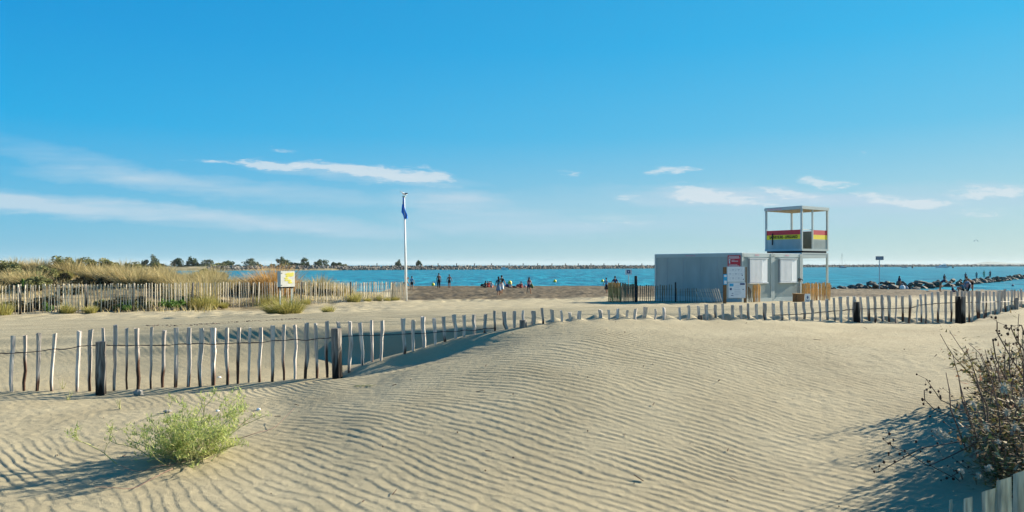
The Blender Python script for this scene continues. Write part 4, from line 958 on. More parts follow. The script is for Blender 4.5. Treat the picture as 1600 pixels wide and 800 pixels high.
# ------------------------------------------------------------------ dry bush, lower right
def bushr():
    rgn = random.Random(31); c = G(1640, 4.6); root = empty('dry_bush', c, 0, label='tall dry bush with dark seed heads and white fluffy seed balls at the lower right', cat='bush')
    st = MB(); lf = MB(); sd = MB()
    def rel(u, y, Z): return P(u, y, Z)-c
    # thicket
    for i in range(270):
        far = i % 2; u = (rgn.uniform(1700, 1930) if far else rgn.uniform(1560, 1860)) if i % 7 else rgn.gauss(1572, 14); Z = rgn.uniform(5.2, 6.4) if far else rgn.uniform(3.9, 5.1); b = G(u, Z)-c; h = rgn.uniform(.42, .74) if far else rgn.uniform(.25, .62)*(1 if u > 1590 else .75)
        d = Vector((rgn.gauss(-.10, .35), rgn.gauss(0, .3), 1)).normalized(); pts = [b-Vector((0, 0, .03))]; p = pts[0]
        for k in range(6):
            d = (d+Vector((rgn.gauss(0, .17), rgn.gauss(0, .17), rgn.gauss(0, .1)))).normalized(); p = p+d*h/6; pts.append(p)
            for _ in range((24 if not far else 36) if k < 4 else 9):
                q = p+Vector((rgn.gauss(0, .05), rgn.gauss(0, .05), rgn.gauss(0, .05))); blade(lf, q, Vector((rgn.gauss(0, 1), rgn.gauss(0, 1), rgn.gauss(.2, .7))), rgn.uniform(.02, .055)*(1.7 if far and k < 3 else 1), rgn.uniform(.01, .024)*(1.7 if far and k < 3 else 1), rgn, 2, .2)
        st.tube(pts, [.006*(1-.1*i_) for i_ in range(7)], 5)
    # tall bare stalks with dark heads
    tops = [(1508, 540), (1533, 552), (1548, 545), (1571, 530), (1577, 535), (1590, 545), (1598, 515), (1518, 582), (1478, 582), (1489, 556), (1560, 560), (1612, 505), (1630, 520), (1553, 585), (1541, 600), (1524, 600), (1585, 585), (1606, 560), (1622, 560), (1500, 600)]
    for (u, y) in tops:
        Z = rgn.uniform(4.2, 4.9); t = rel(u, y, Z); b = G(u+rgn.uniform(15, 60), Z+.05)-c; mid = b.lerp(t, .5)+Vector((rgn.gauss(0, .03), 0, .02)); st.tube([b, b.lerp(mid, .5), mid, mid.lerp(t, .5)+Vector((rgn.gauss(0, .012), 0, 0)), t], [.006, .005, .0045, .0035, .002], 5)
    # arching runners with dotted heads (upper right and left)
    arcs = [[(1640, 640), (1600, 590), (1580, 560), (1558, 520), (1558, 503)], [(1645, 620), (1612, 560), (1590, 535), (1580, 513), (1581, 508)], [(1640, 660), (1560, 650), (1500, 640), (1470, 625), (1447, 592)], [(1620, 690), (1560, 665), (1500, 655), (1460, 640), (1445, 625), (1444, 610)], [(1600, 680), (1540, 675), (1500, 690), (1440, 700), (1400, 722), (1372, 738)],
            [(1580, 700), (1530, 690), (1480, 715), (1450, 728), (1425, 712), (1395, 698), (1382, 688)], [(1560, 800), (1510, 770), (1500, 735), (1487, 745), (1455, 728)], [(1650, 600), (1610, 540), (1600, 520), (1596, 508)], [(1650, 640), (1570, 590), (1556, 560), (1551, 530)]]
    for ar in arcs:
        Z0 = 4.6; n = len(ar); pp = []
        for k, (u, y) in enumerate(ar):
            Z = 4.6-.25*k/n if y < 690 else 4.45-.15*k/n; pp.append(rel(u, y, Z))
        st.tube(pp, [.005-.0005*k for k in range(n)], 4)
        for k in range(n-3, n):
            for _ in range(3):
                q = pp[k]+Vector((rgn.gauss(0, .03), rgn.gauss(0, .02), rgn.gauss(0, .025))); sd.ell(q, (rgn.uniform(.005, .009),)*3, 6, 4, jit=.2, rg=rgn); st.tube([pp[k], q], .0012, 3)
    for i in range(70):
        u = rgn.uniform(1455, 1600); y = rgn.uniform(600, 730); q = rel(u, y, rgn.uniform(4.2, 4.7))
        if u < 1520 and rgn.random() < .5: continue
        sd.ell(q, (rgn.uniform(.003, .007),)*3, 5, 4, jit=.2, rg=rgn); st.tube([q, q+Vector((.03+rgn.uniform(0, .05), 0, -.05))], .0012, 3)
    st.build('stems', M['dstem'], root); lf.build('leaves', M['bushleaf'], root); o = sd.build('dark_seed_heads', M['seedd'], root); o['kind'] = 'stuff'
    # fluffy seed balls
    for (u, y, r) in ((1569, 606, .033), (1596, 628, .028), (1467, 674, .023), (1478, 681, .019), (1521, 632, .020), (1502, 736, .017), (1529, 743, .018), (1545, 731, .022), (1573, 644, .022), (1560, 690, .016), (1541, 668, .016), (1586, 668, .02)):
        mb = MB(); q = rel(u, y, 3.8); r *= 1.05; mb.ell(q, (r*.4,)*3, 8, 6, jit=.12, rg=rgn)
        for i in range(90):
            v = Vector((rgn.gauss(0, 1), rgn.gauss(0, 1), rgn.gauss(0, 1))).normalized(); L = r*rgn.uniform(.75, 1.05)
            blade(mb, q+v*r*.25, v, L*.8, r*.28, rgn, 1, 0)
        mb.build('seed_ball', M['seed'], root)
        st2 = MB(); 
bushr()
# palings of another fence at the lower right corner
def corner_fence():
    root = empty('picket_fence', G(1600, 2.9), label='thick weathered palings in the lower right corner in front of the dry bush', cat='fence'); L0 = root.location.copy(); rgn = random.Random(8)
    for (ut, yt, ub, w, Z) in ((1485.5, 781, 1486, 5, 3.6), (1513, 778, 1513, 13, 3.25), (1544.5, 766, 1545, 22, 3.0), (1569.5, 748.5, 1570.5, 22.5, 2.85), (1596, 737, 1597, 26, 2.72), (1628, 728, 1629, 27, 2.6), (1662, 715, 1663, 27, 2.5)):
        b = G(ub, Z); t = P(ut, yt, Z); wm = w*Z/F*.98; mb = MB(); rings = []; tt = t-b; m = 7; sh = [rgn.uniform(.88, 1.08) for _ in range(m)]
        for k in range(9):
            q = k/8; p = Vector((0, 0, -.2)).lerp(tt, q); rr = wm*.5*rgn.uniform(.95, 1.05)
            ring = []
            for i in range(m):
                a = 2*math.pi*i/m+.2; z = 0
                if k == 8: z = .25*wm*math.cos(a+1)
                ring.append(p+Vector((math.cos(a)*rr*sh[i], math.sin(a)*rr*.8*sh[i], z)))
            rings.append(ring)
        mb.loft(rings); mb.build('picket', M['picket2'], root, loc=b-L0)
    mb = MB(); mb.tube([P(u, y, Z-.06)-L0 for u, y, Z in ((1470, 850, 3.7), (1513, 850, 3.25), (1545, 850, 3.0), (1597, 850, 2.72), (1663, 850, 2.5))], .003, 4); mb.build('wire', M['wire'], root)
M['picket2'] = wood_mat('green_grey_wood', (.60, .60, .48), (.20, .21, .17), (.20, .18, .14), .1)
corner_fence()

# ------------------------------------------------------------------ rocks, jetty, breakwater
def rock_mesh(seed, sub=2):
    rgn = random.Random(seed); bm = bmesh.new(); bmesh.ops.create_icosphere(bm, subdivisions=sub, radius=1)
    pl = [(Vector((rgn.gauss(0, 1), rgn.gauss(0, 1), rgn.gauss(0, 1))).normalized(), rgn.uniform(.45, .8)) for _ in range(9)]
    for v in bm.verts:
        p = v.co.copy()
        for n, d in pl:
            k = p.dot(n)
            if k > d: p -= n*(k-d)
        v.co = p*(1+.05*rgn.uniform(-1, 1))
    me = bpy.data.meshes.new('rock'); bm.to_mesh(me); bm.free(); return me
JU = [1296, 1340, 1380, 1420, 1445, 1500, 1560, 1600, 1680, 1800]; JZ = [85, 84.5, 84, 85, 87, 98, 122, 148, 225, 420]
def jetty():
    rms = [rock_mesh(200+i) for i in range(7)]
    for me in rms: me.materials.append(M['rock'])
    rgn = random.Random(55); pts = []
    u = 1297.0; X = []
    while u < 1700:
        Z = float(np.interp(u, JU, JZ)); X.append((u, Z)); u += .88*F/Z/ (1.0+ max(0, (u-1450)/400)) * .72*(1+max(0, (u-1560)/90))
    n = 0
    for (u, Z) in X:
        for row in range(3 if u > 1330 else 2):
            if n >= 292: break
            zz = Z+rgn.uniform(-.3, .3)+(row-1)*1.35; s = rgn.uniform(.26, .50)*(1 if u > 1330 else .75)*(1+max(0, (Z-100)/260))
            x = (u-CX)/F*zz+rgn.uniform(-.3, .3); gz = max(-.1, macro(u, min(zz, 160))+CZ)
            z = gz+(.62 if row == 1 else .15)*(1 if u > 1350 else .35)+rgn.uniform(-.12, .2)
            o = bpy.data.objects.new('jetty_rock', rgn.choice(rms)); COL.objects.link(o); o.location = (x, zz, z); o.rotation_euler = (rgn.uniform(-.5, .5), rgn.uniform(-.5, .5), rgn.uniform(0, 6)); o.scale = (s*rgn.uniform(1, 1.9), s*rgn.uniform(.8, 1.3), s*rgn.uniform(.5, .9)); n += 1
            tag(o, 'dark boulder piled in the rock jetty on the right', 'rock', 'boulders of the rock jetty')
    print('jetty rocks', n)
jetty()
BU = [330, 420, 520, 700, 850, 1000, 1150, 1300, 1500, 1800]; BZ = [355, 370, 385, 430, 480, 560, 700, 900, 1200, 1700]
def breakwater():
    rgn = random.Random(66); mb = MB(); u = 325.0
    while u < 1720:
        Z = float(np.interp(u, BU, BZ)); s0 = .75*max(1, Z/420)
        for row in range(4):
            zz = Z+(row-1.2)*1.6; s = s0*rgn.uniform(.6, 1.25); x = (u-CX)/F*zz+rgn.uniform(-.6, .6)
            z = (.15, 1.0, 1.75, 1.6)[row]+rgn.uniform(-.15, .25)
            mb.ell((x, zz, z), (s*1.2, s, s*.75), 6, 4, Matrix.Rotation(rgn.uniform(0, 6), 3, 'Z') @ Matrix.Rotation(rgn.uniform(-.5, .5), 3, 'X'), .22, rgn)
        u += 1.15*s0*F/Z
    # solid core so no gaps show the sea
    core = [(float(u), float(np.interp(u, BU, BZ))) for u in range(325, 1730, 25)]; n0 = len(mb.v)
    for (u, Z) in core:
        for dy, z in ((-.6, -.3), (.6, 1.7), (4, 1.7), (5, -.3)): mb.v.append(((u-CX)/F*(Z+dy), Z+dy, z))
    for k in range(len(core)-1):
        for j in range(3): a = n0+k*4+j; mb.f.append((a, a+4, a+5, a+1))
    o = mb.build('breakwater_rocks', M['farrock']); tag(o, 'long low breakwater of pale rocks along the horizon', 'breakwater', kind='stuff')
    for u in (589, 684.5, 713.5, 741.5, 768, 795.5, 817.5, 840, 862.5, 883.5, 903.6, 923.5, 943.7, 966.5, 1003):
        Z = float(np.interp(u, BU, BZ))+2; b = P(u, HY, Z); b.z = 1.4
        mb = MB(); h = (CZ+1.1*Z/F*1.0)-1.4+.5; mb.tube([(0, 0, -.3), (0, 0, h)], .22*Z/450, 6); mb.tube([(0, 0, h-.5), (0, 0, h)], .34*Z/450, 6)
        o = mb.build('marker_post', M['tar']); o.location = b; tag(o, 'small dark marker post standing on the far breakwater', 'post', 'marker posts on the far breakwater')
    # spit of land behind the dune carrying the trees
    mb = MB(); us = list(range(-300, 541, 20)); rws = [(-14, -.5), (-6, .8), (4, 1.5), (30, 1.8), (60, 1.2), (80, -.5)]
    for u in us:
        Z = float(np.interp(u, [-300, 330, 420, 540], [340, 362, 374, 392]))+2
        for d, z in rws: mb.v.append(((u-CX)/F*(Z+d), Z+d, z+(rgn.uniform(0, .5) if 0 < z else 0)-(1.2 if u > 520 else 0)))
    n = len(rws)
    for k in range(len(us)-1):
        for j in range(n-1): a = k*n+j; mb.f.append((a, a+n, a+n+1, a+1))
    o = mb.build('land_spit', mat('scrub_ground', (.14, .13, .07), .95, .1, .3, .3, col2=(.36, .30, .18)), smooth=True); tag(o, 'low scrubby spit of land in the far left', 'land', kind='structure')
breakwater()
def trees():
    rgn = random.Random(88)
    lst = [(228, 12, 13, 0, 'dark round tree, first from the left above the grass'), (241, 17, 16, 1, 'taller grey green tree standing beside the first dark one'), (272, 13, 25, 0, 'wide dark double crowned tree above the golden grass'), (300, 14, 17, 0, 'dark upright tree between two wider trees on the left'), (322, 10, 27, 1, 'wide grey green sloping tree behind the big golden tufts'), (357, 7, 22, 0, 'low dark hedge like tree left of the pale one'), (392, 11, 25, 1, 'pale grey spreading tree alone on the spit'), (441, 12, 22, 0, 'dark tree rising behind the orange grass tuft'), (458, 8, 14, 1, 'small tree just right of the one behind the cabinet'), (475, 10, 22, 0, 'dark rounded tree right of the cabinet'), (502, 12, 21, 0, 'dark dome shaped tree, last big one of the spit'), (521, 5, 9, 0, 'tiny bush like tree right of the last big one'), (530, 5, 13, 0, 'low flat tree at the tip of the spit'), (48, 4, 12, 0, 'small dark tree at the far left over the dune crest'), (622, 11, 13, 1, 'tree on the breakwater just left of the flagpole'), (654.5, 8.5, 10, 0, 'small round tree on the breakwater right of the flagpole')]
    for i, (u, hp, wp, k, lb) in enumerate(lst):
        Z = float(np.interp(u, [-300, 330, 420, 540, 700], [352, 372, 382, 398, 436]))+(2 if u > 560 else 6); b = P(u, HY, Z); b.z = 1.3; h = (hp+4.5)*Z/F; w = wp*Z/F
        r = empty('tree', b, 0, label=lb, cat='tree', group='trees on the far spit')
        me = leafy_mesh('crown', M['treel'] if k else M['tree'], 1300, w*.62, h*.70, .5, 300+i, 12, 1.3, .18)
        o = bpy.data.objects.new('crown', me); COL.objects.link(o); o.parent = r; o.location = (0, 0, 0)
        mb = MB(); mb.tube([(0, 0, -.5), (.1, 0, h*.3), (-.1, .1, h*.7)], [.25, .2, .08], 6); mb.tube([(.1, 0, h*.25), (w*.2, 0, h*.6)], [.14, .05], 5); mb.tube([(.1, 0, h*.3), (-w*.2, .2, h*.62)], [.14, .05], 5); mb.build('trunk', M['bark'], r)
def scrub():
    rgn = random.Random(99); ms = [leafy_mesh('scrub_bush', M['olive'] if k % 2 else M['tree'], 500, 2.6, 1.5, .5, 500+k, 8, 1.3, .2) for k in range(4)]
    for u in (210, 219, 236, 252, 260, 284, 290, 309, 334, 341, 349, 366, 374, 404, 412, 424, 449, 466, 487, 512, 540):
        Z = float(np.interp(u, [-300, 330, 420, 540], [352, 372, 382, 398]))+rgn.uniform(0, 6); s = rgn.uniform(.7, 1.35)
        put('scrub_bush', rgn.choice(ms), (P(u, HY, Z).x, Z, 1.2), rgn.uniform(0, 6), (s*1.3, s, s), 'low bush between the trees of the far spit', 'bush', 'low bushes on the far spit')
scrub()
trees()

# ------------------------------------------------------------------ boats, buoys, hill
def hull(mb, L, W, H, x0=0, bow=1):
    rings = []
    for k in range(9):
        t = k/8; x = x0+(t-.5)*L; w = W*.5*(1-max(0, (t-.45)/.55)**2*.97)*(.85+.15*min(1, t*4)); z1 = H*(1+.28*t*t)
        rings.append([Vector((x*bow+(0.10*L*bow*q*(t**3)), s*w*m, z)) for (s, m, z, q) in ((1, 1, z1, 1), (1, .8, .0, 0), (1, .2, -H*.3, 0), (-1, .2, -H*.3, 0), (-1, .8, .0, 0), (-1, 1, z1, 1))])
    mb.loft(rings)
M['hullb'] = mat('blue_hull', (.05, .16, .26), .4, .5); M['hullw'] = mat('white_hull', (.62, .68, .70), .35, .5, .03); M['glass'] = mat('dark_glass', (.02, .05, .07), .15, .6)
def boats():
    r = empty('sailboat', (P(1316.5, 414, 690).x, 690, 0), 0, label='moored sailing boat with bare mast right of the tower', cat='sailboat')
    mb = MB(); hull(mb, 6.8, 2.2, .9, 0, 1); mb.build('hull', M['hullb'], r)
    mb = MB(); mb.box(-1.6, .8, -.6, .6, .9, 1.45); mb.build('cabin', M['hullw'], r)
    mb = MB(); mb.tube([(-.5, 0, .8), (-.5, 0, 13.6)], [.13, .10], 6); mb.tube([(-.5, 0, 1.9), (-3.1, 0, 1.8)], .09, 6); mb.build('mast', M['tar'], r)
    mb = MB(); mb.tube([(-.5, 0, 13.5), (-3.2, 0, 1.2)], .035, 4); mb.tube([(-.5, 0, 13.5), (3.5, 0, 1.2)], .03, 4); mb.build('rigging', M['tar'], r)
    r = empty('motor_yacht', (P(1472, 414, 700).x, 700, 0), R(180), label='white motor yacht with flying bridge near the horizon', cat='yacht')
    mb = MB(); hull(mb, 11.8, 3.4, 1.35, 0, 1); mb.build('hull', M['hullw'], r)
    mb = MB(); mb.add([(-3.6, -1.2, 1.3), (3.0, -1.1, 1.4), (1.2, -1.0, 2.6), (-3.2, -1.1, 2.6), (-3.6, 1.2, 1.3), (3.0, 1.1, 1.4), (1.2, 1.0, 2.6), (-3.2, 1.1, 2.6)], [(0, 1, 2, 3), (7, 6, 5, 4), (1, 5, 6, 2), (3, 2, 6, 7), (0, 3, 7, 4), (0, 4, 5, 1)]); mb.build('cabin', M['hullw'], r)
    mb = MB(); mb.box(-2.8, .9, -1.22, -1.12, 1.75, 2.3); mb.box(-2.8, .9, 1.12, 1.22, 1.75, 2.3); mb.build('windows', M['glass'], r)
    mb = MB(); mb.box(-3.0, -.6, -.9, .9, 2.6, 3.3); mb.tube([(-3.0, -.8, 3.3), (-2.4, 0, 4.6), (-3.0, .8, 3.3)], .12, 5); mb.tube([(-2.6, 0, 4.6), (-2.6, 0, 5.6)], .05, 4); mb.box(-3.2, -1.0, -.9, .9, 4.0, 4.12); mb.build('flying_bridge', M['hullw'], r)
    r = empty('motorboat', (P(1413, 414, 760).x, 760, 0), 0, label='small low motorboat between the pole sign and the yacht', cat='motorboat')
    mb = MB(); hull(mb, 5.6, 1.9, .75, 0, -1); mb.build('hull', M['hullb'], r); mb = MB(); mb.box(-.6, .9, -.5, .5, .7, 1.3); mb.build('console', M['hullb'], r)
    r = empty('motorboat', (P(788, 414, 440).x, 440, 0), 0, label='white speedboat passing in front of the far breakwater', cat='motorboat')
    mb = MB(); hull(mb, 4.0, 1.6, .8, 0, 1); mb.build('hull', M['hullw'], r); mb = MB(); mb.box(-1.2, .5, -.5, .5, .8, 1.5); mb.tube([(-1.6, 0, .8), (-1.6, 0, 2.0)], .12, 5); mb.build('canopy', M['hullw'], r)
    def buoy(u, Z, rr, m, label, cat='buoy', group=None):
        r = empty('buoy', (P(u, HY, Z).x, Z, 0), 0, label=label, cat=cat, group=group)
        mb = MB(); mb.ell((0, 0, rr*.7), (rr, rr, rr), 14, 10); mb.build('float', m, r, smooth=True); mb = MB(); mb.tube([(0, 0, rr*1.65), (0, 0, rr*1.9)], rr*.22, 8); mb.build('top_ring', m, r)
    buoy(676.7, 98, .21, M['orange'], 'yellow buoy at the waterline left of the two standing men')
    buoy(796.6, 104, .30, M['orange'], 'yellow buoy just behind the seated bathers')
    buoy(867, 117, .25, M['orange'], 'lone yellow buoy in open water right of the woman with the bag')
    buoy(941.3, 120, .23, M['orange'], 'yellow buoy beside the head of the person in light blue')
    buoy(1388, 103, .25, M['orange'], 'yellow buoy behind the jetty rocks right of the pole sign')
    buoy(1582.5, 95, .14, M['frame2'], 'dark round buoy in the small bay on the right')
    for u, Z, lb in ((1425.5, 640, 'dark channel marker near the horizon right of the small motorboat'), (1489, 650, 'dark channel marker near the horizon right of the yacht'), (1518, 1050, 'dark beacon on the horizon line at the right')):
        s = Z/640; r = MB(); r.tube([(0, 0, -.3), (0, 0, .5*s), (0, 0, 1.3*s), (0, 0, 1.9*s)], [.75*s, .7*s, .3*s, .2*s], 8); o = r.build('channel_marker', M['tar']); o.location = (P(u, HY, Z).x, Z, 0); tag(o, lb, 'marker')
    # far hill
    mb = MB(); Z = 8000; n = 40; hs = []
    us = [1495+i*4 for i in range(n)]
    for u in us:
        t = (u-1495)/(4*(n-1)); h = (math.exp(-((u-1545)/26)**2)*4.6+math.exp(-((u-1600)/45)**2)*3.0)*min(1, t*4)*min(1, (1-t)*4)
        for d, q in ((-900, 0), (-350, .7), (0, 1), (800, 0)):
            mb.v.append(((u-CX)/F*(Z+d), Z+d, CZ*0+h*q*Z/F+(2.5 if q else -2)*(1 if h > .2 else -.5)))
    for k in range(n-1):
        for j in range(3): a = k*4+j; mb.f.append((a, a+4, a+5, a+1))
    o = mb.build('far_hill', M['hill'], smooth=True); tag(o, 'faint low hill on the horizon at the far right', 'hill', kind='structure')
    # kite
    mb = MB(); pts = []
    for k in range(9):
        a = math.pi*(.08+.84*k/8); pts.append((math.cos(a)*2.6, 0, math.sin(a)*2.6))
    vs = []
    for (x, y, z) in pts: vs += [(x, -.5, z), (x, .5, z), (x*.94, .5, z*.94), (x*.94, -.5, z*.94)]
    mb.loft([vs[4*k:4*k+4] for k in range(9)]); o = mb.build('kite', M['frame']); o.location = P(1525, 378, 900); tag(o, 'small curved kite flying over the sea on the right', 'kite')
boats()

# ------------------------------------------------------------------ people
def cloth(name, c): 
    if name not in M: M[name] = mat('cloth_'+name, c, .9, .1, .12, 8)
    return M[name]
cloth('skin', (.42, .22, .13)); cloth('skind', (.25, .11, .07)); cloth('hair', (.03, .02, .015)); cloth('hairr', (.16, .06, .03)); cloth('cblack', (.015, .015, .02)); cloth('cnavy', (.02, .04, .12))
cloth('cred', (.42, .04, .05)); cloth('cwhite', (.68, .70, .72)); cloth('cblue', (.12, .32, .50)); cloth('cgreyb', (.20, .27, .36)); cloth('cgreen', (.05, .32, .22)); cloth('cteal', (.04, .18, .24)); cloth('cpink', (.55, .25, .24)); cloth('cbrown', (.16, .10, .06)); cloth('colive', (.12, .16, .07)); cloth('csand', (.40, .32, .22))
def skin_obj(name, J, E, Rd, m, parent, sub=1):
    me = bpy.data.meshes.new(name); keys = list(J); idx = {k: i for i, k in enumerate(keys)}
    me.from_pydata([J[k] for k in keys], [(idx[a], idx[b]) for a, b in E], [])
    o = bpy.data.objects.new(name, me); COL.objects.link(o)
    md = o.modifiers.new('s', 'SKIN'); md.use_smooth_shade = True
    for i, k in enumerate(keys):
        sv = me.skin_vertices[0].data[i]; r = Rd[k]; sv.radius = (r, r); sv.use_root = (i == 0)
    s = o.modifiers.new('u', 'SUBSURF'); s.levels = sub; s.render_levels = sub
    dg = bpy.context.evaluated_depsgraph_get(); m2 = bpy.data.meshes.new_from_object(o.evaluated_get(dg)); o.modifiers.clear(); o.data = m2; m2.name = name
    bpy.data.meshes.remove(me)
    m2.materials.clear(); m2.materials.append(m); o.parent = parent; return o
def person(loc, h, rz, label, lean=0, hip=(0, 0), knee=(0, 0), arm=(0, 0), elb=(15, 15), top=None, bottom=None, legs='shorts', hair='short', skin='skin', hairm='hair', group=None, zpel=None, headt=0, armout=.02):
    """lean, hip, knee, arm, elbow in degrees in the sagittal plane; front is local -y"""
    r = empty('person', loc, rz, label=label, cat='person', group=group)
    def dirv(a): a = R(a); return Vector((0, -math.sin(a), -math.cos(a)))       # 0 = down, 90 = forward
    up = Vector((0, -math.sin(R(lean)), math.cos(R(lean))))
    pel = Vector((0, 0, 0)); J = {'pel': pel}; Rd = {'pel': .072}
    J['wai'] = pel+up*.095; Rd['wai'] = .062; J['che'] = pel+up*.20; Rd['che'] = .075; J['nek'] = pel+up*.305; Rd['nek'] = .030
    hu = Vector((0, -math.sin(R(lean+headt)), math.cos(R(lean+headt))))
    J['hd0'] = J['nek']+hu*.035; Rd['hd0'] = .036; J['hd1'] = J['nek']+hu*.085; Rd['hd1'] = .050; J['hd2'] = J['nek']+hu*.120; Rd['hd2'] = .042
    fw = Vector((0, -1, 0)); fw = (fw-hu*fw.dot(hu)).normalized()
    J['nose'] = J['hd1']+fw*.058-hu*.006; Rd['nose'] = .009
    E = [('pel', 'wai'), ('wai', 'che'), ('che', 'nek'), ('nek', 'hd0'), ('hd0', 'hd1'), ('hd1', 'hd2'), ('hd1', 'nose')]
    low = 0
    for i, s in enumerate((-1, 1)):
        k = 'LR'[i]; X = Vector((s, 0, 0))
        J['sh'+k] = J['che']+up*.065+X*.085; Rd['sh'+k] = .032
        J['el'+k] = J['sh'+k]+dirv(arm[i])*.165+X*(.03+armout); Rd['el'+k] = .024
        J['wr'+k] = J['el'+k]+dirv(arm[i]+elb[i])*.145+X*armout*.3; Rd['wr'+k] = .016
        hd = dirv(arm[i]+elb[i]+10); J['ha'+k] = J['wr'+k]+hd*.035; Rd['ha'+k] = .017
        E += [('che', 'sh'+k), ('sh'+k, 'el'+k), ('el'+k, 'wr'+k), ('wr'+k, 'ha'+k)]
        sd = hd.cross(Vector((1, 0, 0))).normalized()
        for q, (off, L) in enumerate(((-.013, .030), (-.004, .036), (.005, .034), (.013, .027))):
            n = 'f%d%s' % (q, k); J[n] = J['ha'+k]+sd*off+hd*L; Rd[n] = .005; E.append(('ha'+k, n))
        n = 'th'+k; J[n] = J['wr'+k]+sd*-.024+hd*.032; Rd[n] = .006; E.append(('wr'+k, n))
        J['hi'+k] = pel+X*.048-Vector((0, 0, .02)); Rd['hi'+k] = .056
        J['kn'+k] = J['hi'+k]+dirv(hip[i])*.235+X*.012; Rd['kn'+k] = .036
        J['an'+k] = J['kn'+k]+dirv(hip[i]-knee[i])*.225; Rd['an'+k] = .021
        J['to'+k] = J['an'+k]+Vector((s*.01, -.075, -.022)) if not (abs(hip[i]-knee[i]) > 60) else J['an'+k]+Vector((0, -.03, .06)); Rd['to'+k] = .018
        E += [('pel', 'hi'+k), ('hi'+k, 'kn'+k), ('kn'+k, 'an'+k), ('an'+k, 'to'+k)]
        low = min(low, J['an'+k].z-.03, J['to'+k].z-.018)
    if zpel is None: zp = -low
    else: zp = zpel
    for k in J: J[k] = (J[k]+Vector((0, 0, zp)))*h
    Rh = {k: v*h for k, v in Rd.items()}
    skin_obj('body', J, E, Rh, M[skin], r)
    def part(name, ks, es, m, grow, cut=None):
        JJ = {k: J[k] for k in ks}; RR = {k: Rh[k]+grow*h for k in ks}
        if cut:
            for k, (a, b, t) in cut.items(): JJ[k] = J[a].lerp(J[b], t); RR[k] = (Rh[a]*(1-t)+Rh[b]*t+grow*h)
        skin_obj(name, JJ, es, RR, M[m], r)
    if top: part('shirt', ['pel', 'wai', 'che', 'shL', 'shR'], [('pel', 'wai'), ('wai', 'che'), ('che', 'shL'), ('che', 'shR'), ('shL', 'sl'), ('shR', 'sr')], top, .010, {'sl': ('shL', 'elL', .6), 'sr': ('shR', 'elR', .6)})
    if bottom and legs in ('shorts', 'long'):
        t = .6 if legs == 'shorts' else 1.0
        if legs == 'shorts': part('shorts', ['wai', 'pel', 'hiL', 'hiR'], [('pel', 'wai'), ('pel', 'hiL'), ('pel', 'hiR'), ('hiL', 'kl'), ('hiR', 'kr')], bottom, .012, {'kl': ('hiL', 'knL', t), 'kr': ('hiR', 'knR', t)})
        else: part('trousers', ['pel', 'wai', 'hiL', 'hiR', 'knL', 'knR'], [('pel', 'wai'), ('pel', 'hiL'), ('pel', 'hiR'), ('hiL', 'knL'), ('hiR', 'knR'), ('knL', 'al'), ('knR', 'ar')], bottom, .012, {'al': ('knL', 'anL', .9), 'ar': ('knR', 'anR', .9)})
    if bottom and legs == 'skirt':
        mb = MB(); rings = []
        c0 = J['wai']; c1 = (J['knL']+J['knR'])*.5
        for q in range(6):
            t = q/5; c = c0.lerp(c1, t); ra = (.07+.06*t)*h; rings.append([c+Vector((math.cos(a)*ra*(1+.08*math.sin(a*5+1)*t), math.sin(a)*ra*.8*(1+.08*math.sin(a*4)*t), 0)) for a in [2*math.pi*j/16 for j in range(16)]])
        mb.loft(rings); mb.build('skirt', M[bottom], r, smooth=True)
    # hair
    mb = MB(); c = J['hd1']+(J['hd2']-J['hd1'])*.55; back = Vector((0, 1, 0))
    mb.ell(c+back*.012*h, (.050*h, .055*h, .052*h), 12, 8)
    if hair == 'long':
        rings = []
        for q in range(6):
            t = q/5; p = J['hd1']+back*(.035+.02*t)*h+(-Vector((0, math.sin(R(-lean))*1, math.cos(R(lean)))))*(.19*h*t); ra = (.045-.012*t)*h; rings.append([p+Vector((math.cos(a)*ra, math.sin(a)*ra*.5, 0)) for a in [2*math.pi*j/10 for j in range(10)]])
        mb.loft(rings)
    mb.build('hair', M[hairm], r, smooth=True)
    return r
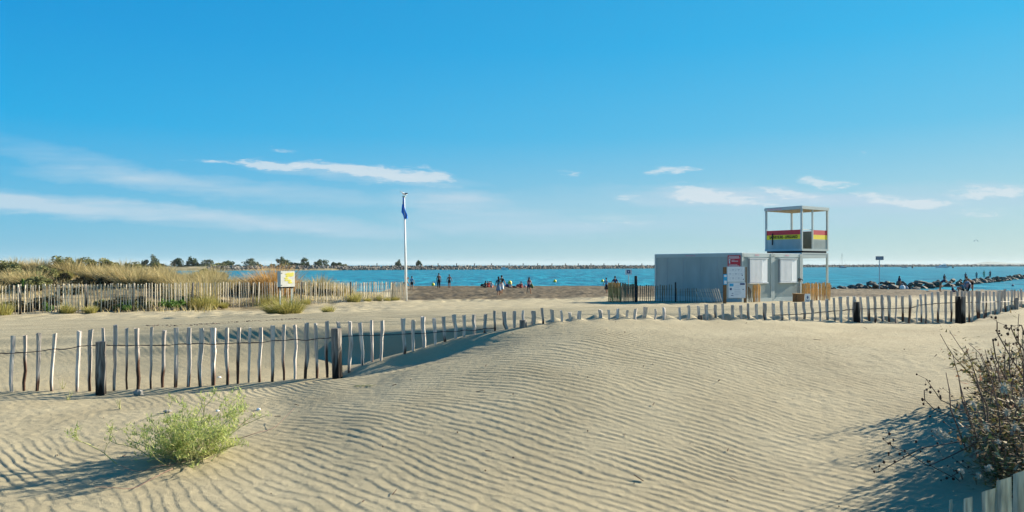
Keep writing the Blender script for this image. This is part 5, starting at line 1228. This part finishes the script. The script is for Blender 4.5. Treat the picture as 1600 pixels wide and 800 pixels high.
def people():
    away = math.pi; k = lambda u, Z: G(u, Z)
    def st(u, yf, hp, rz, label, **kw):
        Z = findZ(u, yf, 44, 94); person(G(u, Z, -.03), hp*Z/F, rz, label, **kw)
    st(631.3, 457, 27, R(110), 'person with reddish hair bending over behind the end of the slat fence', lean=35, top=None, bottom='cblack', legs='shorts', hair='long', hairm='hairr', arm=(20, 30))
    st(643.6, 453, 22.5, away-.3, 'person in pale blue shirt and black shorts just right of the flagpole', top='cblue', bottom='cblack', hip=(6, -6), arm=(10, -5))
    st(685.6, 450.4, 25, away+.2, 'tall bare chested man in long dark trousers facing the sea', bottom='cblack', legs='long', hip=(6, -8), skin='skind', arm=(5, -5))
    st(702, 450, 22.5, away-.2, 'bare chested man in black shorts right of the man in long trousers', bottom='cblack', hip=(-6, 8), skin='skind', arm=(5, 0), armout=.05)
    Zs = 84
    def sit(u, Z, h, rz, label, **kw):
        a = dict(lean=-8, hip=(118, 112), knee=(105, 100), arm=(35, 30), elb=(20, 25), zpel=.065); a.update(kw)
        person(G(u, Z, -.02), h, rz, label, **a)
    sit(758.2, 86, 1.55, away+.5, 'seated bather in black at the left end of the red clothed group', top='cblack', bottom='cblack', hair='long')
    sit(762.6, 86.5, 1.5, away, 'seated bather in red in the middle of the left group', top='cred', bottom='cred', hair='long', hairm='hairr')
    sit(765.2, 87, 1.5, away+.2, 'seated bather in faded pink top right of the one in red', top='cpink', bottom='cred')
    sit(768, 86, 1.45, away-.4, 'seated bather in white shirt at the right end of the left group', top='cwhite', bottom='cpink')
    st(779, 461.5, 31, away+.15, 'long haired woman in grey blue skirt walking towards the sea', top='cteal', bottom='cgreyb', legs='skirt', hair='long', hip=(12, -10), knee=(0, 12), arm=(8, 10), lean=3)
    st(783.6, 459.5, 31, away-.35, 'black haired person in pale skirt beside the woman in the blue skirt', top='cblack', bottom='cwhite', legs='skirt', hair='short', hip=(-10, 10), arm=(30, 10), lean=4)
    sit(797.3, 82, 1.35, away-.2, 'seated bather in white in front of the yellow buoy', top='cwhite', bottom='cblack')
    sit(814, 82, 1.5, away+.1, 'seated bather in bright red top right of the dark bags', top='cred', bottom='cred')
    person(G(804.5, 82.5, 0), 1.6, R(90), 'bather in black lying on the sand between two seated ones', lean=-82, hip=(80, 86), knee=(0, 30), arm=(-70, -70), elb=(0, 10), zpel=.075, top='cblack', bottom='cblack')
    st(826.3, 459, 27.5, away-.5, 'woman in pale orange top and dark skirt carrying a green bag', top='cpink', bottom='cnavy', legs='shorts', hair='long', hip=(15, -12), knee=(0, 15), arm=(10, 20), lean=6)
    st(947.6, 458, 25.5, away+.2, 'person in light blue shirt and black skirt walking left of the orange slats', top='cblue', bottom='cblack', legs='skirt', hip=(12, -12), knee=(0, 18), arm=(10, 30), lean=6)
    st(961, 459, 29, away, 'person in navy shirt standing behind the orange slats', top='cnavy', bottom='cblack', hip=(5, -5), arm=(10, 30), armout=.05)
    # right beach and jetty
    st(1405, 452.5, 22.5, R(100), 'person in dark clothes standing by the rocks right of the pole sign', top='cnavy', bottom='cbrown', legs='long', hair='long', hip=(-5, 14), lean=4, skin='skind')
    st(1469.5, 455.5, 27, R(60), 'bather in dark top bending at the water edge above the fence', top='cnavy', bottom='cbrown', lean=48, headt=-60, hip=(0, -6), arm=(40, 60), skin='skin')
    def sitR(u, yf, h, rz, label, **kw): sit(u, findZ(u, yf, 44, 80), h, rz, label, **kw)
    sitR(1489, 457, 1.35, R(70), 'person in dark blue sitting at the water edge left of the pink towel', top='cnavy', bottom='cnavy')
    sitR(1505.5, 458, 1.55, R(250), 'person in black sitting on a chair beside the pink towel', top='cteal', bottom='cblack', zpel=.20, lean=18)
    st(1518.5, 455.8, 30, R(-80), 'bather in black shorts bending forward above the double fence post', top=None, bottom='cblack', lean=58, headt=-20, hip=(-12, 0), arm=(30, 45), hairm='hairr')
    for (u, hp, yf, lb, tp, bt) in ((1487, 7.5, 434, 'person in dark blue sitting on the rock jetty nearest the beach', 'cnavy', 'cblack'), (1519.5, 8, 433, 'dark figure standing on the jetty left of the teal one', 'cnavy', 'cblack'), (1536.3, 8, 430.5, 'figure in teal on the rock jetty', 'cteal', 'cteal'), (1547.7, 10, 430, 'figure in bright green standing on the rock jetty', 'cgreen', 'cgreen'), (1557, 9, 428, 'dark figure at the far side of the green one on the jetty', 'cnavy', 'cblack')):
        Z = float(np.interp(u, JU, JZ)); p = P(u, yf, Z); p.z = 1.15+(.35 if Z > 115 else .1)
        hh = 1.2; p.z = 1.12+hp*Z/F*.75-hh; p.y += 1.6
        person(p, min(1.75, hh), rnd.uniform(2, 4), lb, top=tp, bottom=bt, legs='long', hip=(5, -5), arm=(20, 10))
    # things they carry / put down
    def bag(u, y, lo, s, m, label, name='beach_bag'):
        c = Gy(u, y, lo, 94); r = empty(name, c, .3, label=label, cat='bag')
        mb = MB(); rings = []
        for z, q in ((0, .85), (.3, 1.05), (.75, 1), (1, .6)): rings.append([Vector((math.cos(a)*.55*s*q, math.sin(a)*.3*s*q, z*s*.8)) for a in [2*math.pi*j/12 for j in range(12)]])
        mb.loft(rings); mb.build('bag_body', M[m], r, smooth=True)
        mb = MB(); mb.tube([(-.25*s, 0, .75*s), (-.15*s, 0, 1.1*s), (.15*s, 0, 1.1*s), (.25*s, 0, .75*s)], .02*s+.008, 6); mb.build('handle', M[m], r)
    bag(793, 449, 60, .5, 'cnavy', 'dark bag on the sand left of the bather in white')
    bag(810.3, 449.4, 60, .5, 'cred', 'dark red bag left of the bather in the red top')
    bag(820.5, 449.6, 60, .3, 'cpink', 'small pink bag right of the bather in the red top')
    bag(753.5, 447.6, 60, .4, 'cblack', 'low black bag at the left of the seated group')
    bag(1410, 452.7, 60, .6, 'cwhite', 'pale bag lying by the jetty rocks')
    bag(1416, 452.7, 60, .45, 'cgreyb', 'grey bag right of the pale one by the jetty rocks')
    c = P(831, 447, findZ(826.3, 459, 44, 94)-.1); r = empty('shoulder_bag', c, .2, label='green bag carried at the side of the woman in orange', cat='bag')
    mb = MB(); mb.ell((0, 0, 0), (.14, .08, .22), 10, 7, Matrix.Rotation(R(-25), 3, 'Y')); mb.build('bag_body', M['colive'], r, smooth=True); mb = MB(); mb.tube([(-.02, 0, .2), (-.12, 0, .5), (-.2, 0, .62)], .015, 5); mb.build('strap', M['colive'], r)
    # camp chair, towel and round beach shade on the right
    c = Gy(1505.5, 458, 44, 80); r = empty('camp_chair', c, R(250), label='dark folding beach chair under the seated person on the right', cat='chair')
    mb = MB(); mb.box(-.24, .24, -.2, .25, .24, .27); mb.build('seat', M['cblack'], r); mb = MB(); mb.box(-.24, .24, .25, .28, .26, .80, Matrix.Rotation(R(-14), 4, 'X')); mb.build('backrest', M['cblack'], r)
    for x in (-.22, .22):
        for y in (-.18, .25): mb = MB(); mb.tube([(x, y, -.03), (x, y*.6, .24)], .013, 5); mb.build('leg', M['steel'], r)
    c = Gy(1500.5, 456.8, 44, 80); o = empty('pink_towel', c+Vector((0, 0, .5)), .2, label='pink and white towel hanging left of the beach chair', cat='towel')
    mb = MB(); vs = []; fs = []
    for i in range(9):
        for j in range(5): vs.append((-.32+.08*i, .04*math.sin(i*1.2+j*.4), -.05*j-.03*i*.4))
    for i in range(8):
        for j in range(4): a = i*5+j; fs.append((a, a+1, a+6, a+5))
    mb.add(vs, fs); t = mb.build('cloth', M['cpink'], o); t.modifiers.new('t', 'SOLIDIFY').thickness = .015
    c = Gy(1511.5, 457, 44, 80); r = empty('round_ring', c, R(15), label='grey round swim ring propped up beside the beach chair', cat='swim ring')
    mb = MB(); n = 20; pts = [(math.cos(2*math.pi*i/n)*.28, 0, .62+math.sin(2*math.pi*i/n)*.30) for i in range(n+1)]; mb.tube(pts, .11, 8); mb.build('ring', M['cgreyb'], r, smooth=True)
    mb = MB(); mb.ell((0, 0, .62), (.19, .05, .2), 12, 8); mb.build('inner_disc', M['cpink'], r); mb = MB(); mb.tube([(0, .05, 0), (0, .05, .35)], .04, 6); mb.build('stand', M['tar'], r)
people()

# ------------------------------------------------------------------ sky, sun, haze, camera
EXPO = 1.5; SKS = .11; SKM = 1/(2**EXPO*SKS)
def world():
    w = bpy.data.worlds.new('World'); SC.world = w; w.use_nodes = True; N = w.node_tree.nodes; L = w.node_tree.links; N.clear()
    out = N.new('ShaderNodeOutputWorld'); bg = N.new('ShaderNodeBackground'); bg.inputs[1].default_value = SKS
    sky = N.new('ShaderNodeTexSky'); sky.sky_type = 'NISHITA'; sky.sun_disc = False; sky.sun_elevation = SUN_E; sky.sun_rotation = math.pi/2-SUN_A
    sky.air_density = 1.0; sky.dust_density = .1; sky.ozone_density = 3.0
    tc0 = N.new('ShaderNodeTexCoord'); sp0 = N.new('ShaderNodeSeparateXYZ'); L.new(tc0.outputs['Generated'], sp0.inputs[0])
    hl = mth(N, L, 'SQRT', mth(N, L, 'ADD', mth(N, L, 'MULTIPLY', sp0.outputs['X'], sp0.outputs['X']), mth(N, L, 'MULTIPLY', sp0.outputs['Y'], sp0.outputs['Y'])))
    az = mth(N, L, 'MULTIPLY_ADD', mth(N, L, 'DIVIDE', sp0.outputs['X'], mth(N, L, 'MAXIMUM', hl, .001)), .85, .5, clamp=True)
    def lin(c): return tuple(((v/255+.055)/1.055)**2.4 if v > 10 else v/255/12.92 for v in c)+(1,)
    def grad(stops):
        r = N.new('ShaderNodeValToRGB'); e = r.color_ramp.elements
        while len(e) < len(stops): e.new(.5)
        for k, (pz, c) in enumerate(stops): e[k].position = pz; e[k].color = lin(c)
        L.new(sp0.outputs['Z'], r.inputs[0]); return r.outputs[0]
    gl = grad([(0, (112, 182, 212)), (.06, (100, 184, 220)), (.17, (8, 168, 226)), (.28, (0, 152, 219)), (.6, (0, 118, 190)), (1, (0, 92, 165))])
    gr = grad([(0, (182, 208, 207)), (.07, (165, 206, 217)), (.17, (98, 190, 226)), (.28, (50, 180, 230)), (.6, (20, 145, 210)), (1, (0, 92, 165))])
    gm = nd(N, 'ShaderNodeMix', data_type='RGBA'); L.new(az, gm.inputs[0]); L.new(gl, gm.inputs[6]); L.new(gr, gm.inputs[7])
    sc = nd(N, 'ShaderNodeMix', data_type='RGBA', blend_type='MULTIPLY'); sc.inputs[0].default_value = 1; L.new(gm.outputs[2], sc.inputs[6]); sc.inputs[7].default_value = (SKM, SKM, SKM, 1)
    tint = nd(N, 'ShaderNodeMix', data_type='RGBA'); tint.inputs[0].default_value = .97; L.new(sky.outputs[0], tint.inputs[6]); L.new(sc.outputs[2], tint.inputs[7])
    tc = N.new('ShaderNodeTexCoord'); sp = N.new('ShaderNodeSeparateXYZ'); L.new(tc.outputs['Generated'], sp.inputs[0])
    ya = mth(N, L, 'MAXIMUM', sp.outputs['Y'], .02)
    p = mth(N, L, 'DIVIDE', sp.outputs['X'], ya); q = mth(N, L, 'DIVIDE', sp.outputs['Z'], ya)
    cbw = N.new('ShaderNodeCombineXYZ'); L.new(mth(N, L, 'MULTIPLY', p, 9), cbw.inputs[0]); L.new(mth(N, L, 'MULTIPLY', q, 34), cbw.inputs[1])
    nw = N.new('ShaderNodeTexNoise'); nw.inputs['Scale'].default_value = 1.5; nw.inputs['Detail'].default_value = 7; nw.inputs['Roughness'].default_value = .62; L.new(cbw.outputs[0], nw.inputs['Vector'])
    spw = N.new('ShaderNodeSeparateColor'); L.new(nw.outputs['Color'], spw.inputs[0])
    pw = mth(N, L, 'MULTIPLY_ADD', mth(N, L, 'SUBTRACT', spw.outputs[0], .5), .11, p); qw = mth(N, L, 'MULTIPLY_ADD', mth(N, L, 'SUBTRACT', spw.outputs[1], .5), .026, q)
    def noise(ax, az, sc, det, rough=.6, off=0, dist=0):
        cb = N.new('ShaderNodeCombineXYZ'); L.new(mth(N, L, 'MULTIPLY_ADD', p, ax, off), cb.inputs[0]); L.new(mth(N, L, 'MULTIPLY', q, az), cb.inputs[1])
        n = N.new('ShaderNodeTexNoise'); n.inputs['Scale'].default_value = sc; n.inputs['Detail'].default_value = det; n.inputs['Roughness'].default_value = rough; n.inputs['Distortion'].default_value = dist; L.new(cb.outputs[0], n.inputs['Vector']); return n.outputs['Fac']
    n1 = noise(26, 105, 1.6, 10, .66, 0, .6); n2 = noise(3.2, 26, 1.3, 6, .5, 7, .5)
    def ell(cu, cy, a, b, tilt, wgt):
        x = mth(N, L, 'SUBTRACT', pw, (cu-CX)/F); z = mth(N, L, 'SUBTRACT', qw, (HY-cy)/F); ct = math.cos(R(tilt)); s = math.sin(R(tilt))
        xr = mth(N, L, 'ADD', mth(N, L, 'MULTIPLY', x, ct/(a/F)), mth(N, L, 'MULTIPLY', z, s/(a/F)))
        zr = mth(N, L, 'ADD', mth(N, L, 'MULTIPLY', x, -s/(b/F)), mth(N, L, 'MULTIPLY', z, ct/(b/F)))
        d = mth(N, L, 'ADD', mth(N, L, 'MULTIPLY', xr, xr), mth(N, L, 'MULTIPLY', zr, zr))
        return mth(N, L, 'MULTIPLY', mth(N, L, 'SUBTRACT', 1, d, clamp=True), wgt)
    def total(lst):
        t = None
        for e in lst:
            v = ell(*e); t = v if t is None else mth(N, L, 'ADD', t, v)
        return t
    crisp = total([(1053, 265.5, 42, 8, -1, 1.3), (1285, 284, 48, 9, -8, 1.3), (1212, 297, 34, 8, -5, 1.1), (1085, 303, 60, 16, -14, 1.1), (1150, 313, 110, 9, -3, .75), (985, 308, 30, 6, 0, .8), (1255, 308, 80, 10, -5, .9), (1350, 303, 38, 7, 0, 1.0), (1405, 314, 85, 13, -2, 1.1), (1535, 301, 75, 13, 0, 1.2), (1590, 297, 50, 10, 5, 1.1), (1540, 335, 60, 10, -3, .55), (445, 231, 13, 5, -12, .75), (1355, 240, 12, 4, 0, .55), (885, 272, 14, 5, -15, .6), (960, 345, 80, 14, 0, .45),
                   (560, 267, 130, 10, -7, 1.2), (620, 275, 90, 15, -4, 1.2), (410, 257, 140, 6, -3, 1.1), (480, 262, 120, 8, -5, 1.0), (680, 277, 50, 12, -20, .8), (1130, 306, 90, 12, -10, .9), (1450, 318, 70, 9, 0, .9)])
    soft = total([(150, 325, 380, 22, -5, 1.05), (-60, 314, 200, 20, -3, .8), (480, 350, 220, 20, -6, .75), (330, 292, 330, 20, -5, .75), (700, 312, 110, 20, -3, .85), (780, 350, 200, 26, -3, .7), (900, 330, 330, 40, 0, .35), (150, 260, 260, 24, -13, .4), (1250, 325, 300, 30, -3, .6), (1480, 316, 280, 34, 2, 1.0), (1200, 306, 180, 22, -3, .7), (1080, 312, 170, 22, -6, .6), (560, 272, 210, 16, -5, .7), (1100, 350, 260, 24, 0, .4)])
    a1 = mth(N, L, 'MULTIPLY', mth(N, L, 'SUBTRACT', mth(N, L, 'ADD', n1, mth(N, L, 'MULTIPLY', crisp, .23)), .60), 5.0, clamp=True)
    nf = noise(9, 60, 1.7, 8, .6, 3, .8)
    a3 = mth(N, L, 'MULTIPLY', mth(N, L, 'MULTIPLY', crisp, mth(N, L, 'MULTIPLY_ADD', nf, 4.2, -1.75, clamp=True)), .38, clamp=True)
    a1 = mth(N, L, 'MULTIPLY', a1, mth(N, L, 'MULTIPLY', crisp, 2.2, clamp=True))
    nfs = noise(4, 60, 1.5, 8, .6, 11, .6)
    a2 = mth(N, L, 'MULTIPLY', mth(N, L, 'MULTIPLY', mth(N, L, 'MULTIPLY', soft, mth(N, L, 'MULTIPLY_ADD', nfs, 1.6, .2)), mth(N, L, 'MULTIPLY_ADD', n2, 1.6, -.1)), .95, clamp=True)
    hs2 = nd(N, 'ShaderNodeMix', data_type='RGBA'); L.new(a2, hs2.inputs[0]); L.new(tint.outputs[2], hs2.inputs[6]); hs2.inputs[7].default_value = tuple(v*SKM for v in lin((182, 212, 230))[:3])+(1,)
    mx = nd(N, 'ShaderNodeMix', data_type='RGBA'); L.new(mth(N, L, 'MAXIMUM', mth(N, L, 'MULTIPLY', a1, .62), a3), mx.inputs[0]); L.new(hs2.outputs[2], mx.inputs[6]); mx.inputs[7].default_value = tuple(v*SKM for v in lin((226, 234, 238))[:3])+(1,)
    L.new(mx.outputs[2], bg.inputs[0]); L.new(bg.outputs[0], out.inputs[0])
    ld = bpy.data.lights.new('sun', 'SUN'); ld.energy = 4.9; ld.angle = R(.55); ld.color = (1, .90, .72)
    s = bpy.data.objects.new('sun', ld); COL.objects.link(s)
    d = Vector((math.cos(SUN_E)*math.cos(SUN_A), math.cos(SUN_E)*math.sin(SUN_A), math.sin(SUN_E)))
    s.rotation_euler = d.to_track_quat('Z', 'Y').to_euler(); s.location = d*50
world()
HAZE = True
if HAZE:
    mb = MB(); mb.box(-9500, 9500, -9500, 9500, -6.5, 42); m = bpy.data.materials.new('haze'); m.use_nodes = True; N = m.node_tree.nodes; L = m.node_tree.links; N.remove(N['Principled BSDF'])
    v = N.new('ShaderNodeVolumePrincipled'); v.inputs['Density'].default_value = 7.5e-5; v.inputs['Color'].default_value = (.80, .90, .97, 1); L.new(v.outputs[0], N['Material Output'].inputs['Volume'])
    o = mb.build('haze', m); tag(o, 'thin pale haze over the sea towards the horizon', 'haze', kind='stuff')
cam = bpy.data.cameras.new('camera'); cam.sensor_width = 36; cam.lens = 36*F/1600; cam.shift_y = (HY-400)/1600; cam.clip_start = .05; cam.clip_end = 60000
co = bpy.data.objects.new('camera', cam); COL.objects.link(co); co.location = (0, 0, CZ); co.rotation_euler = (R(90), 0, 0); SC.camera = co
SC.view_settings.view_transform = 'Standard'; SC.view_settings.look = 'None'; SC.view_settings.exposure = EXPO; SC.view_settings.gamma = 1
SC.render.resolution_x = 1024; SC.render.resolution_y = 512
SC.cycles.max_bounces = 6; SC.cycles.volume_bounces = 0
